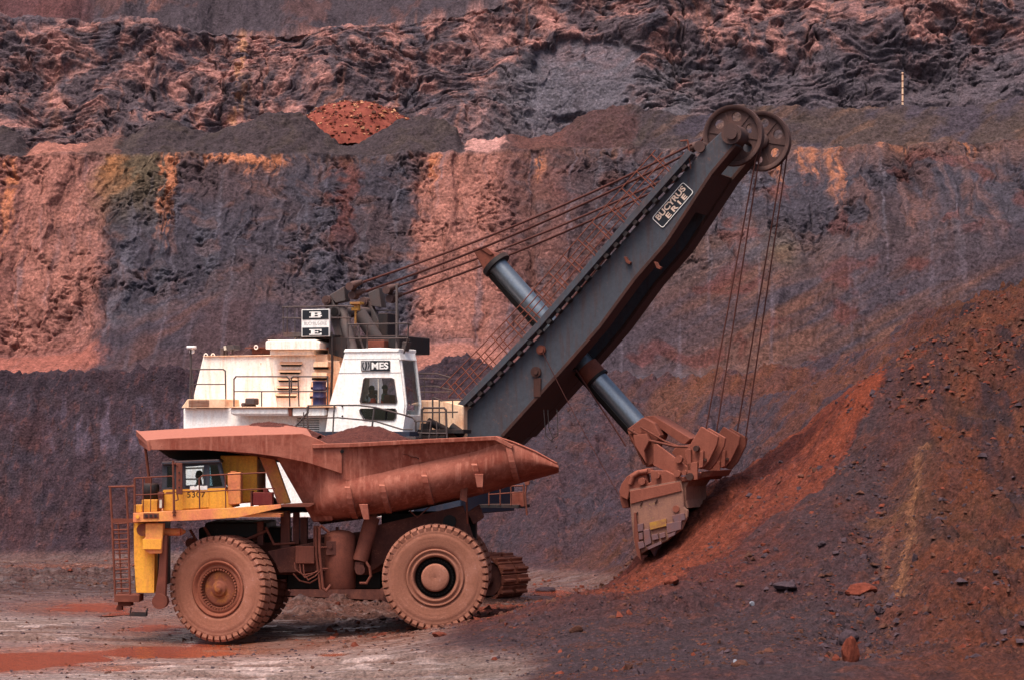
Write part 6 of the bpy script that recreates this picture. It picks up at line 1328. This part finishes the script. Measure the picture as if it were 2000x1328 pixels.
BO = [((1683, 1148), (29, 13), 'red', 'flat red boulder beside the foot of the pale clay streak'), ((1661, 1298), (18, 28), 'red', 'tall blocky red boulder at the bottom edge of the photo'), ((1631, 1304), (9, 11), 'red', 'small round red boulder against the left side of the tall blocky one'),
      ((1660, 1247), (21, 16), 'grey', 'dark grey boulder just above the tall blocky red one'), ((1535, 1152), (24, 8), 'grey', 'low slab of dark rock half buried in the middle of the grey slope'), ((1469, 1182), (5, 4), 'pale', 'small bluish white stone lying alone on the grey slope'),
      ((1436, 1297), (6, 8), 'pale', 'pale bluish stone near the bottom edge of the grey slope'), ((1448, 1308), (17, 9), 'brown', 'brown lumpy rock beside the pale bluish stone'), ((1605, 1067), (9, 5), 'grey', 'small flat dark rock high on the grey slope'), ((1464, 1084), (8, 5), 'brown', 'angular brown rock just below the red dug edge'),
      ((1718, 1190), (10, 12), 'grey', 'upright dark stone at the foot of the right bank'), ((1312, 1138), (16, 8), 'red', 'red clod at the lower edge of the dug face'), ((1126, 1228), (13, 8), 'brown', 'brown lump of dirt at the toe of the grey pile'), ((857, 1238), (16, 6), 'red', 'flat red rock pressed under the rear truck tyre'),
      ((1066, 1152), (18, 7), 'grey', 'dark rock standing in the orange puddle beyond the truck'), ((1727, 1003), (8, 6), 'brown', 'brown rock below the scar on the right bank'), ((1787, 1087), (6, 10), 'grey', 'narrow dark rock right of the pale clay streak')]
for i, ((u, v), (ru, rv), kd, lb) in enumerate(BO):
    h_ = hit(u, v + rv * .7)
    if not h_: continue
    me = rock_mesh(30 + i); me.materials.append(RK[kd]); o = bpy.data.objects.new('boulder', me); COL.objects.link(o)
    s_ = h_[1] / FPX; o.scale = (ru * s_ * 1.15, ru * s_ * 1.0, rv * s_ * 1.3); o.location = (h_[0], h_[1] + ru * s_ * .5, th(h_[0], h_[1] + ru * s_ * .5) + rv * s_ * .45); o.rotation_euler.z = i * 1.3; tag(o, lb, 'rock')

# loose rubble, beyond counting
def rubble(name, spots, seed, mats, smin, smax, power=3.0):
    rs = np.random.RandomState(seed); V_, F_, MI = [], [], []
    base = np.array([(1, 0, -.3), (.3, .95, -.3), (-.8, .6, -.3), (-.8, -.6, -.3), (.3, -.95, -.3), (.5, .4, .6), (-.4, .45, .7), (-.1, -.6, .55)]); bf = [(0, 1, 5), (1, 2, 6), (1, 6, 5), (2, 3, 6), (3, 7, 6), (3, 4, 7), (4, 0, 7), (0, 5, 7), (5, 6, 7), (0, 4, 3, 2, 1)]
    for x_, y_, z_ in spots:
        s_ = smin + (smax - smin) * rs.rand() ** power; a = rs.rand() * 6.28; ca, sa = math.cos(a), math.sin(a); q = base * (1 + .35 * rs.normal(size=(8, 3))) * np.array((1, .6 + .5 * rs.rand(), .5 + .4 * rs.rand())) * s_
        k = len(V_); V_ += [(x_ + p[0] * ca - p[1] * sa, y_ + p[0] * sa + p[1] * ca, z_ + p[2] + s_ * .12) for p in q]; F_ += [tuple(i + k for i in f) for f in bf]; MI += [rs.choice(len(mats))] * len(bf)
    me = bpy.data.meshes.new(name); me.from_pydata(V_, [], F_)
    for m_ in mats: me.materials.append(m_)
    me.polygons.foreach_set('material_index', MI); o = bpy.data.objects.new(name, me); COL.objects.link(o); tag(o, kind='stuff'); return o
rs = np.random.RandomState(5)
def zone(n, u0, u1, y0, y1, keep=None):
    y_ = y0 + (y1 - y0) * rs.rand(n); x_ = (u0 + (u1 - u0) * rs.rand(n) - CXP) / FPX * y_
    if keep is not None: k = keep(x_, y_); x_, y_ = x_[k], y_[k]
    return np.stack([x_, y_, terrain(x_, y_)], -1)
clump = lambda x, y: fbm(x * .5, y * .5, 4, 500) + .5 * fbm(x * 2, y * 2, 3, 503) > .10 + .25 * rs.rand(len(x))
o = rubble('loose_stones', np.concatenate([zone(8000, 950, 2040, 62, 99, clump), zone(5000, 1560, 2040, 62, 96, clump), zone(2600, 1600, 2040, 86, 102, clump), zone(700, 1600, 1760, 62, 78)]), 1, [RK['grey'], RK['grey'], RK['grey'], RK['brown'], RK['brown'], RK['red']], .02, .16, 5.0)
tag(o, 'loose stones scattered over the grey and brown spoil slope at right', 'loose stones')
ne = lambda x, y: np.exp(-((x - rw.x) / 3.5) ** 2 - ((y - rw.y + .3) / 2.2) ** 2) > rs.rand(len(x))
o = rubble('dirt_clods', np.concatenate([zone(3500, 300, 1200, 72, 92, ne), zone(600, 640, 1150, 80, 98), zone(1500, -100, 420, 104, 129, clump), zone(900, 1040, 1300, 96, 112, clump), zone(1500, 1750, 2040, 90, 101)]), 2, [RK['brown'], RK['red'], RK['brown']], .02, .16, 3.0)
tag(o, 'clods of red brown dirt churned up on the pit floor around the truck', 'dirt clods')
o = rubble('fine_gravel', np.concatenate([zone(2600, 0, 1300, 64, 100), zone(6000, 1000, 2040, 62, 90), zone(6500, -50, 1900, 98, 137)]), 3, [RK['grey'], RK['brown']], .012, .07, 2.0)
tag(o, 'fine dark gravel sprinkled across the pit floor and slopes', 'gravel')

# red rubble mound on the bench between the dark spoil heaps
Yh = 163.5
n1_, n2_ = 90, 60; X_, Y_ = np.meshgrid(np.linspace(-1, 1, n1_), np.linspace(-1, 1, n2_), indexing='ij'); ca_ = W(692, 200, Yh); zbase = W(692, 296, Yh)[2]
r_ = np.sqrt(X_ ** 2 + Y_ ** 2); hh = np.clip(1 - r_ ** 2.2, -.2, 1); xx = ca_[0] + X_ * 5.1; yy = Yh + Y_ * 4.2; zz = zbase + (ca_[2] - zbase) * hh * .98 + .16 * fbm(xx * 1.2, yy * 1.2, 4, 620) + .10 * ridge(xx * 3, yy * 3, 3, 625)
m = MB(); m.add(np.stack([xx, yy, zz], -1).reshape(-1, 3).tolist(), [(i * n2_ + j, (i + 1) * n2_ + j, (i + 1) * n2_ + j + 1, i * n2_ + j + 1) for i in range(n1_ - 1) for j in range(n2_ - 1)], True)
mm = rockmat('red_rubble', (104, 46, 40), (146, 76, 62)); mp_ = m.build('rubble_heap', mm); tag(mp_, 'red rubble heap flecked with yellow stones between two dark heaps on the bench', 'rubble heap')
ii = rs.randint(0, n1_ * n2_, 2600); pts = np.stack([xx, yy, zz], -1).reshape(-1, 3)[ii]; pts = pts[(r_.reshape(-1)[ii] < .97) & (pts[:, 1] < Yh + .5)]; pts += rs.normal(size=pts.shape) * (.05, .05, .0)
o = rubble('heap_stones', pts, 7, [RK['red'], RK['red'], rockmat('yellow_rock', (176, 112, 80), (226, 170, 130)), RK['brown']], .03, .17, 3.0); o.parent = mp_
